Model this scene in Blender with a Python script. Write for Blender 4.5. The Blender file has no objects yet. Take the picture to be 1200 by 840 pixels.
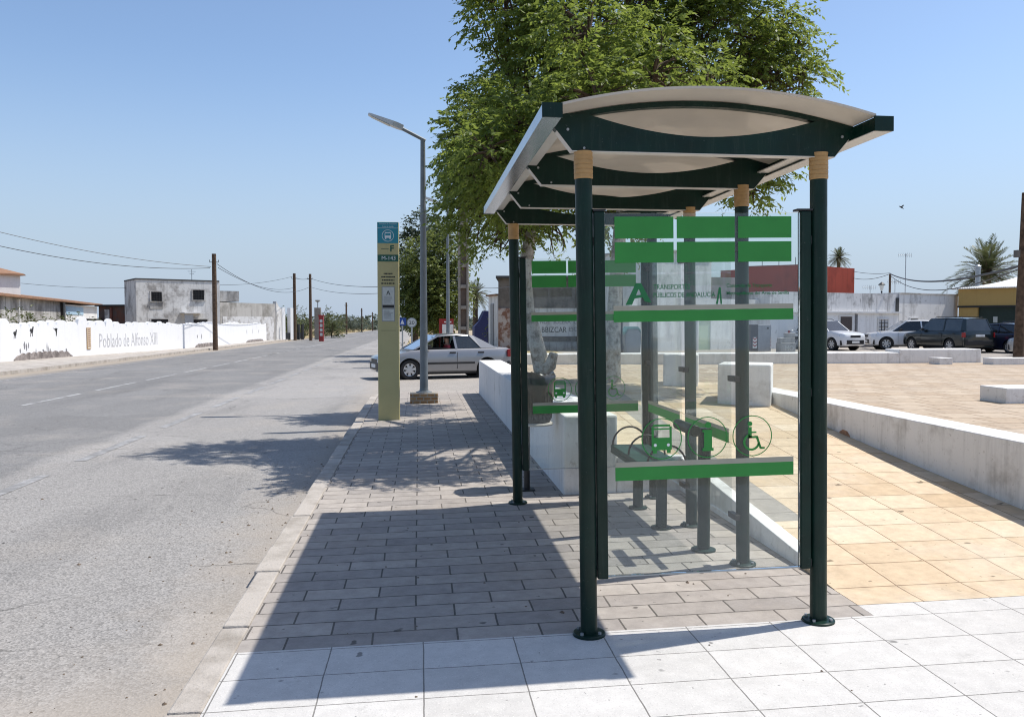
import bpy, bmesh, math, random
import numpy as np
from mathutils import Vector, Matrix
random.seed(7)
rng = np.random.default_rng(11)
scene = bpy.context.scene
COL = scene.collection
R = math.radians

# ------------------------------------------------------------------ camera
F_PX, YAW, PITCH = 981.0, 0.1105, -0.0446
FW = np.array([math.sin(YAW)*math.cos(PITCH), math.cos(YAW)*math.cos(PITCH), math.sin(PITCH)])
RT = np.array([math.cos(YAW), -math.sin(YAW), 0.0]); UP = np.cross(RT, FW)
EYE = np.array([0.0, 0.0, 1.6])
cam_d = bpy.data.cameras.new("camera"); cam = bpy.data.objects.new("camera", cam_d); COL.objects.link(cam)
cam_d.sensor_width = 36.0; cam_d.lens = F_PX/1200*36.0; cam_d.clip_start = 0.05; cam_d.clip_end = 6000
cam.matrix_world = Matrix(((RT[0], UP[0], -FW[0], 0), (RT[1], UP[1], -FW[1], 0), (RT[2], UP[2], -FW[2], 1.6), (0, 0, 0, 1)))
scene.camera = cam

def ray(px, py): return FW + RT*(px-600)/F_PX - UP*(py-420)/F_PX
def at(px, py, y): d = ray(px, py); return EYE + d*y/d[1]          # the point of the photo's ray at distance y
def atx(px, py, x): d = ray(px, py); return EYE + d*x/d[0]
def X(px, y, py=376): return float(at(px, py, y)[0])
def Z(py, y, px=600): return float(at(px, py, y)[2])
def sstep(t): t = min(1, max(0, t)); return t*t*(3-2*t)
def zg(x, y):                                                     # street level: falls gently away along the road
    s = sstep((x-3)/12.0)
    return (-.10-.004*max(y, -5))*(1-s) + .0*s if y < 120 else -.10-.004*y
TILT = .017
def zp(x): return TILT*x                                          # the pavement's crossfall

# ------------------------------------------------------------------ world and sun
SUN = Vector((1.36, .29, 2.55)).normalized()
w = bpy.data.worlds.new("World"); scene.world = w; w.use_nodes = True
nt = w.node_tree; bg = nt.nodes["Background"]
sky = nt.nodes.new("ShaderNodeTexSky"); sky.sky_type = 'NISHITA'; sky.sun_disc = False
sky.sun_elevation = math.asin(SUN.z); sky.sun_rotation = math.atan2(SUN.x, SUN.y)
sky.altitude = 0; sky.air_density = 0.95; sky.dust_density = 0.9; sky.ozone_density = 3.0
gc = nt.nodes.new("ShaderNodeTexCoord"); sz = nt.nodes.new("ShaderNodeSeparateXYZ"); nt.links.new(gc.outputs["Generated"], sz.inputs[0])
hr = nt.nodes.new("ShaderNodeMapRange"); hr.interpolation_type = 'SMOOTHSTEP'      # the pale summer haze low over the land
hr.inputs["From Min"].default_value = -.02; hr.inputs["From Max"].default_value = .30; hr.inputs["To Min"].default_value = .95; hr.inputs["To Max"].default_value = 0
nt.links.new(sz.outputs["Z"], hr.inputs["Value"])
hm = nt.nodes.new("ShaderNodeMix"); hm.data_type = 'RGBA'; nt.links.new(hr.outputs[0], hm.inputs[0]); nt.links.new(sky.outputs[0], hm.inputs[6]); hm.inputs[7].default_value = (2.75, 3.35, 4.2, 1)
nt.links.new(hm.outputs[2], bg.inputs[0]); bg.inputs[1].default_value = 0.147
sd = bpy.data.lights.new("sun", 'SUN'); sd.energy = 4.45; sd.angle = R(.55); sd.color = (1, .955, .885)
so = bpy.data.objects.new("sun", sd); COL.objects.link(so); so.location = (20, 5, 40)
so.rotation_euler = (-SUN).to_track_quat('-Z', 'Y').to_euler()
vs = scene.view_settings; vs.view_transform = 'Standard'; vs.look = 'None'; vs.gamma = 1; vs.exposure = 0.22
scene.cycles.max_bounces = 8; scene.cycles.transparent_max_bounces = 24
scene.cycles.use_denoising = True; scene.cycles.filter_width = 1.1

# ------------------------------------------------------------------ materials
def new_mat(name):
    m = bpy.data.materials.new(name); m.use_nodes = True
    return m, m.node_tree, m.node_tree.nodes["Principled BSDF"]
def N(t, typ, **kw):
    n = t.nodes.new(typ)
    for k, v in kw.items(): setattr(n, k, v)
    return n
def coords(t, scale=(1, 1, 1), loc=(0, 0, 0), rot=(0, 0, 0)):
    c = N(t, "ShaderNodeTexCoord"); mp = N(t, "ShaderNodeMapping")
    mp.inputs["Scale"].default_value = scale; mp.inputs["Location"].default_value = loc; mp.inputs["Rotation"].default_value = rot
    t.links.new(c.outputs["Object"], mp.inputs["Vector"]); return mp.outputs["Vector"]
def noise(t, vec, scale, detail=4, rough=.55):
    n = N(t, "ShaderNodeTexNoise"); n.inputs["Scale"].default_value = scale
    n.inputs["Detail"].default_value = detail; n.inputs["Roughness"].default_value = rough
    t.links.new(vec, n.inputs["Vector"]); return n.outputs["Fac"]
def ramp(t, fac, a, b, ca=0.0, cb=1.0):
    n = N(t, "ShaderNodeMapRange"); n.clamp = True
    n.inputs["From Min"].default_value = a; n.inputs["From Max"].default_value = b
    n.inputs["To Min"].default_value = ca; n.inputs["To Max"].default_value = cb
    t.links.new(fac, n.inputs["Value"]); return n.outputs["Result"]
def mix(t, fac, a, b, blend='MIX'):
    n = N(t, "ShaderNodeMix", data_type='RGBA', blend_type=blend)
    for s, v in ((n.inputs["Factor"], fac), (n.inputs["A"], a), (n.inputs["B"], b)):
        pass
    fi, ai, bi = n.inputs[0], n.inputs[6], n.inputs[7]
    for s, v in ((fi, fac), (ai, a), (bi, b)):
        if hasattr(v, "links") or hasattr(v, "is_linked"): t.links.new(v, s)
        elif isinstance(v, (int, float)): s.default_value = v
        else: s.default_value = (*v, 1)
    return n.outputs[2]
def math_(t, op, a, b=0.0):
    n = N(t, "ShaderNodeMath", operation=op)
    for s, v in ((n.inputs[0], a), (n.inputs[1], b)):
        if hasattr(v, "is_linked"): t.links.new(v, s)
        else: s.default_value = v
    return n.outputs[0]
def bump(t, b, h, strength=.3, dist=.01):
    n = N(t, "ShaderNodeBump"); n.inputs["Strength"].default_value = strength; n.inputs["Distance"].default_value = dist
    t.links.new(h, n.inputs["Height"]); t.links.new(n.outputs["Normal"], b.inputs["Normal"])
MATS = {}
def plain(name, col, rough=.6, metal=0.0, var=.12, scale=6.0, spec=.5, bmp=0.0, coat=0.0):
    """painted or bare surface: base colour with a soft procedural unevenness"""
    if name in MATS: return MATS[name]
    m, t, b = new_mat(name); v = coords(t)
    f = ramp(t, noise(t, v, scale, 5), .3, .7)
    c = mix(t, f, tuple(max(0, x*(1-var)) for x in col), tuple(min(1, x*(1+var)) for x in col))
    t.links.new(c, b.inputs["Base Color"]); b.inputs["Roughness"].default_value = rough; b.inputs["Metallic"].default_value = metal
    b.inputs["Specular IOR Level"].default_value = spec; b.inputs["Coat Weight"].default_value = coat
    if bmp: bump(t, b, noise(t, v, scale*4, 6), bmp, .01)
    MATS[name] = m; return m
def stained(name, col, dirt, rough=.85, scale=1.2, lo=.52, hi=.75, streak=0.0, bmp=.25, fine=14):
    """whitewash or render with stains, scuffs and streaks that have shapes of their own"""
    if name in MATS: return MATS[name]
    m, t, b = new_mat(name); v = coords(t)
    f = ramp(t, noise(t, v, scale, 8, .68), lo, hi)
    f2 = ramp(t, noise(t, v, fine, 6, .7), .60, .70, 0, .65)
    c = mix(t, f, col, dirt); c = mix(t, f2, c, dirt)
    if streak:
        vs_ = coords(t, (2.2, 2.2, .18)); f3 = ramp(t, noise(t, vs_, scale*2.2, 7, .7), .5, .72, 0, streak)
        c = mix(t, f3, c, tuple(x*.55 for x in dirt))
    t.links.new(c, b.inputs["Base Color"]); b.inputs["Roughness"].default_value = rough
    b.inputs["Specular IOR Level"].default_value = .25
    if bmp: bump(t, b, noise(t, v, fine*2, 6), bmp, .01)
    MATS[name] = m; return m
def tiles(name, c1, c2, joint, bw, bh, offset, loc, mortar=.004, rough=.8, stain=(.3, .27, .22), stain_amt=.5, speck=.15, fine=120, rot=(0, 0, 0), mott=.15):
    m, t, b = new_mat(name); v = coords(t, loc=loc, rot=rot)
    br = N(t, "ShaderNodeTexBrick", offset=offset, offset_frequency=2)
    for k, x in (("Scale", 1.0), ("Mortar Size", mortar), ("Mortar Smooth", .25), ("Bias", 0.0), ("Brick Width", bw), ("Row Height", bh)): br.inputs[k].default_value = x
    # joints wander a little so that no two slabs are cut alike
    dn = N(t, "ShaderNodeTexNoise"); dn.inputs["Scale"].default_value = 3.5; dn.inputs["Detail"].default_value = 5; t.links.new(v, dn.inputs["Vector"])
    vm = N(t, "ShaderNodeVectorMath", operation='MULTIPLY_ADD'); t.links.new(dn.outputs["Color"], vm.inputs[0]); vm.inputs[1].default_value = (.014, .014, 0); t.links.new(v, vm.inputs[2])
    t.links.new(vm.outputs[0], br.inputs["Vector"])
    br.inputs["Color1"].default_value = (*c1, 1); br.inputs["Color2"].default_value = (*c2, 1); br.inputs["Mortar"].default_value = (*joint, 1)
    f = ramp(t, noise(t, v, 1.1, 8, .65), .50, .78, 0, stain_amt)
    c = mix(t, f, br.outputs["Color"], stain)
    f = ramp(t, noise(t, v, 9, 7, .7), .35, .75, 1-mott*1.2, 1+mott*.8)
    hs = N(t, "ShaderNodeHueSaturation"); t.links.new(f, hs.inputs["Value"]); t.links.new(c, hs.inputs["Color"]); c = hs.outputs["Color"]
    sp = ramp(t, noise(t, v, fine, 3, .6), .58, .72, 0, speck); c = mix(t, sp, c, tuple(x*.35 for x in c1))
    sp = ramp(t, noise(t, v, fine*.8, 2, .6), .30, .40, speck, 0); c = mix(t, sp, c, tuple(min(1, x*1.4) for x in c1))
    sp = ramp(t, noise(t, v, 7.3, 2, .5), .715, .745, 0, .7); c = mix(t, sp, c, tuple(x*.16 for x in c1)); sp = ramp(t, noise(t, v, 23, 2, .5), .735, .76, 0, .6); c = mix(t, sp, c, tuple(x*.2 for x in c1))
    sp = ramp(t, noise(t, v, 2.6, 6, .75), .62, .70, 0, speck*.9); c = mix(t, sp, c, tuple(x*.55 for x in c1))      # gum and oil spots
    t.links.new(c, b.inputs["Base Color"]); b.inputs["Roughness"].default_value = rough; b.inputs["Specular IOR Level"].default_value = .2
    h = math_(t, 'ADD', math_(t, 'MULTIPLY', br.outputs["Fac"], -1.0), math_(t, 'MULTIPLY', noise(t, v, fine*.6, 4), .35))
    bump(t, b, h, .55, .006)
    MATS[name] = m; return m

PAVER = tiles("grey_paver_stone", (.315, .285, .26), (.435, .39, .345), (.12, .108, .095), .43, .187, .5, (.02, -.012, 0), .006, .85, (.36, .30, .24), .45, .22)
WTILE = tiles("white_terrazzo_tile", (.545, .525, .495), (.60, .58, .55), (.20, .19, .175), .45, .305, 0, (-.02, .145, 0), .0035, .75, (.46, .43, .39), .28, .45, 150, mott=.09)
OTILE = tiles("orange_sandstone_tile", (.565, .425, .275), (.70, .57, .415), (.27, .185, .115), .40, .35, 0, (.015, -.03, 0), .005, .8, (.66, .58, .47), .75, .10)
PTILE = tiles("plaza_sandstone_tile", (.43, .33, .235), (.53, .435, .33), (.26, .19, .13), .40, .40, .5, (.1, .1, 0), .012, .85, (.40, .335, .27), .9, .12)
GTILE = tiles("grey_border_tile", (.33, .30, .26), (.37, .34, .30), (.17, .15, .13), .36, .35, 0, (.02, -.03, 0), .005, .85, (.40, .35, .29), .5, .15)

def asphalt(name, base, near, kind):
    m, t, b = new_mat(name); v = coords(t)
    sx = N(t, "ShaderNodeSeparateXYZ"); t.links.new(v, sx.inputs[0])
    wob = math_(t, 'MULTIPLY', math_(t, 'SUBTRACT', noise(t, v, 1.3, 5), .5), .5)
    xx = math_(t, 'ADD', sx.outputs["X"], wob)
    c = mix(t, ramp(t, xx, -4.75, -4.5), base, near) if kind else mix(t, ramp(t, noise(t, v, .3, 6), .35, .65), base, near)
    # large worn patches and tyre-darkened tracks
    c = mix(t, ramp(t, noise(t, coords(t, (1, .18, 1)), 1.1, 7, .6), .5, .72, 0, .5), c, tuple(x*.68 for x in base))
    c = mix(t, ramp(t, noise(t, v, .55, 6, .6), .52, .75, 0, .5), c, (.37, .335, .295))
    # coarse aggregate: pale chips, dark gaps
    vo = N(t, "ShaderNodeTexVoronoi"); vo.inputs["Scale"].default_value = 85; t.links.new(v, vo.inputs["Vector"])
    sr = N(t, "ShaderNodeSeparateColor"); t.links.new(vo.outputs["Color"], sr.inputs[0])
    hs = N(t, "ShaderNodeHueSaturation"); t.links.new(ramp(t, sr.outputs[0], 0, 1, .68, 1.30), hs.inputs["Value"]); t.links.new(c, hs.inputs["Color"])
    c = hs.outputs["Color"]
    c = mix(t, ramp(t, noise(t, v, 30, 3, .6), .63, .70, 0, .55), c, tuple(x*.30 for x in base))
    c = mix(t, ramp(t, noise(t, v, 11, 2, .5), .745, .765, 0, .85), c, (.035, .032, .03))
    if kind:                                                     # dusty grit swept against the kerb, cracks
        d = ramp(t, math_(t, 'ADD', xx, math_(t, 'MULTIPLY', math_(t, 'SUBTRACT', noise(t, v, 3, 6), .5), .7)), -1.7, -1.1, 0, .6)
        d = math_(t, 'MULTIPLY', math_(t, 'ADD', math_(t, 'MULTIPLY', ramp(t, sx.outputs["Y"], 4.8, 3.4), .55), 1.0), d); d_ = d
        blob = math_(t, 'MULTIPLY', ramp(t, math_(t, 'ADD', xx, math_(t, 'MULTIPLY', noise(t, v, 2.2, 7, .7), .9)), -1.75, -1.15), ramp(t, sx.outputs["Y"], 4.6, 3.5, 0, .9))
        d = math_(t, 'MAXIMUM', d, blob)
        c = mix(t, d, c, (.36, .315, .265))
        d2 = ramp(t, xx, -12.6, -13.4, 0, .8); c = mix(t, d2, c, (.38, .32, .25))
        for y0, k0 in ((4.55, 1.7), (6.05, 2.3), (8.6, 3.1), (11.9, 1.2)):                        # cracks running across the lane
            yy = math_(t, 'ADD', math_(t, 'SUBTRACT', sx.outputs["Y"], y0), math_(t, 'MULTIPLY', math_(t, 'SUBTRACT', noise(t, coords(t, (1, 1, 1), (k0*3, k0, 0)), .9, 8, .65), .5), .35))
            line = math_(t, 'MULTIPLY', ramp(t, math_(t, 'ABSOLUTE', yy), .004, .016, .75, 0), ramp(t, noise(t, coords(t, (1, .1, 1), (k0, 0, 0)), 1.1, 4), .45, .56))
            c = mix(t, line, c, (.07, .065, .06))
        pt = N(t, "ShaderNodeTexVoronoi"); pt.inputs["Scale"].default_value = .35; t.links.new(v, pt.inputs["Vector"]); ps = N(t, "ShaderNodeSeparateColor"); t.links.new(pt.outputs["Color"], ps.inputs[0])
        hs2 = N(t, "ShaderNodeHueSaturation"); t.links.new(ramp(t, ps.outputs[1], 0, 1, .93, 1.06), hs2.inputs["Value"]); t.links.new(c, hs2.inputs["Color"]); c = hs2.outputs["Color"]
        vc = N(t, "ShaderNodeTexVoronoi", feature='DISTANCE_TO_EDGE'); vc.inputs["Scale"].default_value = .42
        vd = N(t, "ShaderNodeVectorMath", operation='ADD'); nn = N(t, "ShaderNodeTexNoise"); nn.inputs["Scale"].default_value = 1.4; nn.inputs["Detail"].default_value = 8
        t.links.new(v, nn.inputs["Vector"]); t.links.new(v, vd.inputs[0]); t.links.new(nn.outputs["Color"], vd.inputs[1]); t.links.new(vd.outputs[0], vc.inputs["Vector"])
        ck = math_(t, 'MULTIPLY', ramp(t, vc.outputs["Distance"], 0, .008, .6, 0), ramp(t, noise(t, v, .5, 3), .5, .6))
        c = mix(t, ck, c, (.06, .055, .05))
    t.links.new(c, b.inputs["Base Color"]); b.inputs["Roughness"].default_value = .9; b.inputs["Specular IOR Level"].default_value = .25
    bump(t, b, math_(t, 'ADD', vo.outputs["Distance"], noise(t, v, 90, 3)), .45, .004)
    MATS[name] = m; return m
ROAD = asphalt("worn_asphalt", (.205, .20, .194), (.300, .286, .270), 1)
STREET = asphalt("dusty_asphalt", (.30, .275, .245), (.36, .325, .285), 0)

def ground_mat(name, c1, c2, c3):
    m, t, b = new_mat(name); v = coords(t)
    c = mix(t, ramp(t, noise(t, v, .25, 8, .6), .35, .65), c1, c2); c = mix(t, ramp(t, noise(t, v, 3.0, 8, .7), .5, .7), c, c3)
    t.links.new(c, b.inputs["Base Color"]); b.inputs["Roughness"].default_value = 1; b.inputs["Specular IOR Level"].default_value = .1
    bump(t, b, noise(t, v, 8, 6), .6, .05); MATS[name] = m; return m
DRY = ground_mat("dry_earth", (.36, .29, .20), (.42, .35, .26), (.27, .23, .13))
VERGE = ground_mat("dry_grass_verge", (.42, .33, .19), (.36, .29, .17), (.20, .19, .09))

def leafmat(name, dark, mid, light, trans=.45):
    m = bpy.data.materials.new(name); m.use_nodes = True; t = m.node_tree; t.nodes.clear()
    out = N(t, "ShaderNodeOutputMaterial"); v = coords(t); g = N(t, "ShaderNodeNewGeometry")
    f = math_(t, 'ADD', math_(t, 'MULTIPLY', g.outputs["Random Per Island"], .55), math_(t, 'MULTIPLY', ramp(t, noise(t, v, 1.3, 3), .3, .7), .45))
    c = mix(t, ramp(t, f, .0, .55), dark, mid); c = mix(t, ramp(t, f, .55, 1.0), c, light)
    d = N(t, "ShaderNodeBsdfPrincipled"); d.inputs["Roughness"].default_value = .5; d.inputs["Specular IOR Level"].default_value = .35
    tr = N(t, "ShaderNodeBsdfTranslucent"); ms = N(t, "ShaderNodeMixShader"); ms.inputs[0].default_value = trans
    t.links.new(c, d.inputs["Base Color"]); tc = mix(t, .5, c, tuple(min(1, x*1.5) for x in light)); t.links.new(tc, tr.inputs["Color"])
    t.links.new(d.outputs[0], ms.inputs[1]); t.links.new(tr.outputs[0], ms.inputs[2]); t.links.new(ms.outputs[0], out.inputs[0])
    MATS[name] = m; return m
LEAF = leafmat("drooping_tree_leaf", (.036, .066, .013), (.115, .17, .032), (.27, .32, .06), .48)
LEAF2 = leafmat("street_tree_leaf", (.04, .065, .02), (.105, .14, .035), (.21, .235, .06), .42)
LEAFD = leafmat("dark_tree_leaf", (.018, .032, .016), (.04, .06, .025), (.08, .10, .04), .3)
PALMLEAF = leafmat("palm_frond_leaf", (.035, .055, .02), (.075, .095, .035), (.15, .16, .07), .25)
BUSH = leafmat("bush_leaf", (.03, .05, .015), (.07, .09, .025), (.13, .13, .045), .3)
FARLEAF = leafmat("far_tree_leaf", (.06, .08, .055), (.09, .11, .075), (.13, .145, .10), .2)

def glass_mat(name, tint, refl=.055, veil=.05, veilc=(.8, .85, .85)):
    m = bpy.data.materials.new(name); m.use_nodes = True; t = m.node_tree; t.nodes.clear()
    out = N(t, "ShaderNodeOutputMaterial"); v = coords(t)
    tr = N(t, "ShaderNodeBsdfTransparent"); tr.inputs[0].default_value = (*tint, 1)
    gl = N(t, "ShaderNodeBsdfGlossy"); gl.inputs["Roughness"].default_value = .03; gl.inputs["Color"].default_value = (.95, .97, 1, 1)
    df = N(t, "ShaderNodeBsdfDiffuse"); df.inputs["Color"].default_value = (*veilc, 1)
    fr = N(t, "ShaderNodeFresnel"); fr.inputs["IOR"].default_value = 1.45
    m1 = N(t, "ShaderNodeMixShader"); t.links.new(math_(t, 'MULTIPLY', fr.outputs[0], refl/.04*.8), m1.inputs[0])
    t.links.new(tr.outputs[0], m1.inputs[1]); t.links.new(gl.outputs[0], m1.inputs[2])
    m2 = N(t, "ShaderNodeMixShader"); t.links.new(ramp(t, noise(t, v, 2.2, 6, .6), .3, .75, veil*.6, veil*1.5), m2.inputs[0])
    t.links.new(m1.outputs[0], m2.inputs[1]); t.links.new(df.outputs[0], m2.inputs[2]); t.links.new(m2.outputs[0], out.inputs[0])
    MATS[name] = m; return m
GLASS = glass_mat("shelter_glass", (.95, .975, .965), .045, .02)
GLASS2 = glass_mat("rear_shelter_glass", (.965, .98, .975), .010, .012)
CARGLASS = glass_mat("tinted_car_glass", (.20, .24, .25), .09, .02)
CARGLASSL = glass_mat("clear_car_glass", (.55, .62, .62), .10, .03)

def film(name, col, trans=.45, var=.06):
    m = bpy.data.materials.new(name); m.use_nodes = True; t = m.node_tree; t.nodes.clear()
    out = N(t, "ShaderNodeOutputMaterial"); v = coords(t)
    c = mix(t, ramp(t, noise(t, v, 5, 5), .3, .7), tuple(x*(1-var) for x in col), tuple(x*(1+var) for x in col))
    d = N(t, "ShaderNodeBsdfPrincipled"); d.inputs["Roughness"].default_value = .45; tr = N(t, "ShaderNodeBsdfTranslucent")
    ms = N(t, "ShaderNodeMixShader"); ms.inputs[0].default_value = trans
    t.links.new(c, d.inputs["Base Color"]); t.links.new(c, tr.inputs[0]); t.links.new(d.outputs[0], ms.inputs[1]); t.links.new(tr.outputs[0], ms.inputs[2]); t.links.new(ms.outputs[0], out.inputs[0])
    MATS[name] = m; return m
GREENFILM = film("green_vinyl", (.075, .43, .10), .48)
CREAMFILM = film("cream_vinyl", (.52, .50, .41), .35)
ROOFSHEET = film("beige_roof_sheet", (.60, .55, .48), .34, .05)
t = ROOFSHEET.node_tree; v = coords(t)                            # angular patches of light and shade painted into the sheet by varying its translucency
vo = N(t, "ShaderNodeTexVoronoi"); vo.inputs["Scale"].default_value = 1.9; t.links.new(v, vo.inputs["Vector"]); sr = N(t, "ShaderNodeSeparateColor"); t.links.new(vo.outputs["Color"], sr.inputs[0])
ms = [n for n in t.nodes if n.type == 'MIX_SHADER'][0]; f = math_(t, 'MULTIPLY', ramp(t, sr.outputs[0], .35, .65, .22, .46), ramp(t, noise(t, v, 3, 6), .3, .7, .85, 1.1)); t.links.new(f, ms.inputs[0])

def green_paint(name, col, rough, dust):
    m, t, b = new_mat(name); v = coords(t)
    c = mix(t, ramp(t, noise(t, v, 5, 5), .3, .7), tuple(x*.75 for x in col), tuple(x*1.25 for x in col))
    c = mix(t, ramp(t, noise(t, coords(t, (14, 14, 1.2)), 2.0, 8, .75), .52, .74, 0, dust), c, (.16, .17, .155))      # dust and rain streaks
    c = mix(t, ramp(t, noise(t, v, 60, 4, .7), .66, .72, 0, dust*1.6), c, (.30, .31, .29))                          # chips and scuffs
    t.links.new(c, b.inputs["Base Color"]); b.inputs["Specular IOR Level"].default_value = .28
    t.links.new(ramp(t, noise(t, v, 18, 6), .3, .7, rough-.06, rough+.14), b.inputs["Roughness"])
    bump(t, b, noise(t, v, 30, 4), .03, .01); MATS[name] = m; return m
DKGREEN = green_paint("dark_green_paint", (.0018, .0185, .0125), .36, .10)
GREENLEG = green_paint("weathered_green_paint", (.006, .026, .021), .45, .16)
TAN = plain("tan_ribbed_plastic", (.40, .24, .095), .55, 0, .12, 20)
CREAM = plain("cream_soffit_metal", (.55, .53, .49), .4, 0, .05)
GUTTER = plain("pale_gutter_metal", (.50, .53, .56), .25, .8, .06)
GALV = plain("galvanised_steel", (.34, .36, .37), .42, .55, .2, 9)
LAMPGREY = plain("grey_painted_pole", (.17, .19, .20), .5, .2, .15, 4)
LEDHEAD = plain("pale_lamp_metal", (.56, .56, .54), .45, .2, .05)
WHITEWASH = stained("whitewash", (.74, .725, .70), (.40, .365, .32), .9, 1.5, .56, .85, .25)
WHITEWASH2 = stained("scuffed_whitewash", (.74, .725, .70), (.36, .33, .29), .9, 2.2, .52, .80, .3, .35, 18)
WALLPAINT = stained("bright_wall_paint", (.76, .76, .76), (.60, .59, .58), .9, .5, .6, .85, .1, .1)
GREYRENDER = stained("weathered_grey_render", (.50, .49, .47), (.22, .21, .20), .95, .55, .42, .62, .75, .4, 3.5)
GREYRENDER2 = stained("blotched_pale_render", (.63, .62, .60), (.30, .285, .27), .95, .8, .48, .62, .5, .4, 3)
DIRTYWHITE = stained("streaked_white_render", (.74, .73, .71), (.30, .285, .265), .9, .5, .52, .74, .65, .2, 4)
CLEANWHITE = stained("flat_white_render", (.70, .695, .68), (.50, .48, .45), .9, .4, .55, .8, .3, .1, 5)
BROWNRENDER = stained("brown_grey_render", (.20, .175, .15), (.10, .09, .08), .95, .8, .45, .6, .6, .3, 4)
BRICKMIX = stained("crumbling_brick", (.50, .44, .40), (.24, .13, .09), .95, 1.8, .45, .55, .2, .5, 6)
REDWALL = stained("oxide_red_render", (.30, .055, .035), (.19, .035, .025), .85, .5, .5, .7, .4, .1, 5)
OCHRE = stained("ochre_paint", (.50, .33, .12), (.38, .25, .10), .85, .6, .55, .8, .2, .1, 5)
CONCRETE = stained("kerb_concrete", (.445, .405, .36), (.25, .22, .185), .9, 2.6, .44, .72, .0, .6, 30)
CONCBLOCK = stained("grey_concrete", (.42, .41, .39), (.25, .24, .22), .9, 1.6, .48, .7, .4, .4, 12)
WOODPOLE = plain("weathered_wood", (.105, .07, .048), .9, 0, .45, 9, .2, .4)
CONCPOLE = plain("concrete_pole", (.30, .26, .215), .9, 0, .2, 6, .2, .3)
BLACK = plain("black_metal", (.014, .014, .015), .5)
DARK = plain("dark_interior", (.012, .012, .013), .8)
RUBBER = plain("tyre_rubber", (.018, .018, .018), .85)
CHROME = plain("wheel_alloy", (.50, .51, .52), .35, .7, .1)
REDLENS = plain("red_lens", (.30, .012, .012), .2)
CLEARLENS = plain("clear_lens", (.62, .64, .66), .12, .2)
WHITEP = plain("white_plate", (.75, .75, .73), .5)
REDP = plain("red_paint", (.30, .02, .017), .45)
BLUEP = plain("blue_paint", (.02, .07, .30), .5)
BLUEWALL = plain("blue_tarpaulin", (.025, .035, .13), .7)
KHAKI = plain("khaki_paint", (.46, .405, .19), .45, 0, .06, 3)
TEAL = plain("teal_panel", (.012, .24, .31), .45, 0, .05)
SIGNGREEN = plain("sign_green", (.005, .085, .05), .45, 0, .05)
PAPER = plain("printed_paper", (.55, .56, .52), .6, 0, .08, 30)
WHITEINK = plain("white_ink", (.78, .80, .80), .6, 0, .03)
BLACKINK = plain("black_ink", (.02, .02, .02), .7, 0, .2)
GREENINK = plain("green_ink", (.01, .16, .05), .6)
GREYINK = plain("faded_grey_ink", (.18, .18, .19), .8, 0, .3, 8)
BRICKP = tiles("plinth_brick", (.30, .17, .08), (.42, .27, .14), (.36, .33, .28), .14, .068, .5, (0, 0, 0), .011, rot=(R(-90), 0, 0))
BIN = plain("dark_bin_mesh", (.020, .020, .022), .6, .1, .3, 30)
BAG = plain("black_bin_bag", (.022, .022, .025), .28, 0, .3, 6, .6, .3)
TERRACOTTA = stained("terracotta_roof_tiles", (.30, .17, .105), (.20, .125, .09), .9, 1.5, .45, .7, 0, .4, 8)
DKDOOR = plain("dark_green_door", (.012, .03, .022), .6)
PALEGREEN = plain("pale_green_door", (.42, .52, .36), .6)
WHITEROOF = plain("white_corrugated_roof", (.66, .66, .65), .6)
BARK_W = stained("whitewashed_bark", (.50, .48, .44), (.13, .11, .09), .95, 8, .44, .66, .5, .9, 30)
BARK = plain("brown_bark", (.085, .06, .042), .95, 0, .4, 10, .2, .6)
PALMBARK = plain("palm_trunk_bark", (.14, .10, .07), .95, 0, .4, 10, .2, .6)
SKIN = plain("skin", (.42, .24, .17), .55, 0, .06)
SHIRT = plain("red_shirt_cloth", (.36, .04, .05), .8)
HAIR = plain("dark_hair", (.012, .009, .007), .6)
PINKBRICK = plain("exposed_brick", (.36, .20, .12), .9, 0, .3, 20, .2, .5)
TEALPL = plain("faded_teal_plastic", (.20, .36, .34), .6)
PLGREY = plain("grey_plastic", (.25, .26, .28), .6)

def wornpaint(name, col, under, lo, hi):
    m, t, b = new_mat(name); v = coords(t)
    f = ramp(t, noise(t, v, 4, 8, .75), lo, hi); c = mix(t, f, col, under)
    t.links.new(c, b.inputs["Base Color"]); b.inputs["Roughness"].default_value = .85; MATS[name] = m; return m
LINE = wornpaint("worn_white_line", (.50, .50, .49), (.21, .206, .20), .38, .56)
LINE2 = wornpaint("nearly_gone_line", (.34, .335, .33), (.205, .20, .195), .40, .56)
def carpaint(name, col, metal=.5, rough=.3):
    return plain(name, col, rough, metal, .03, 2, .5, 0, .8)
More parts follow.
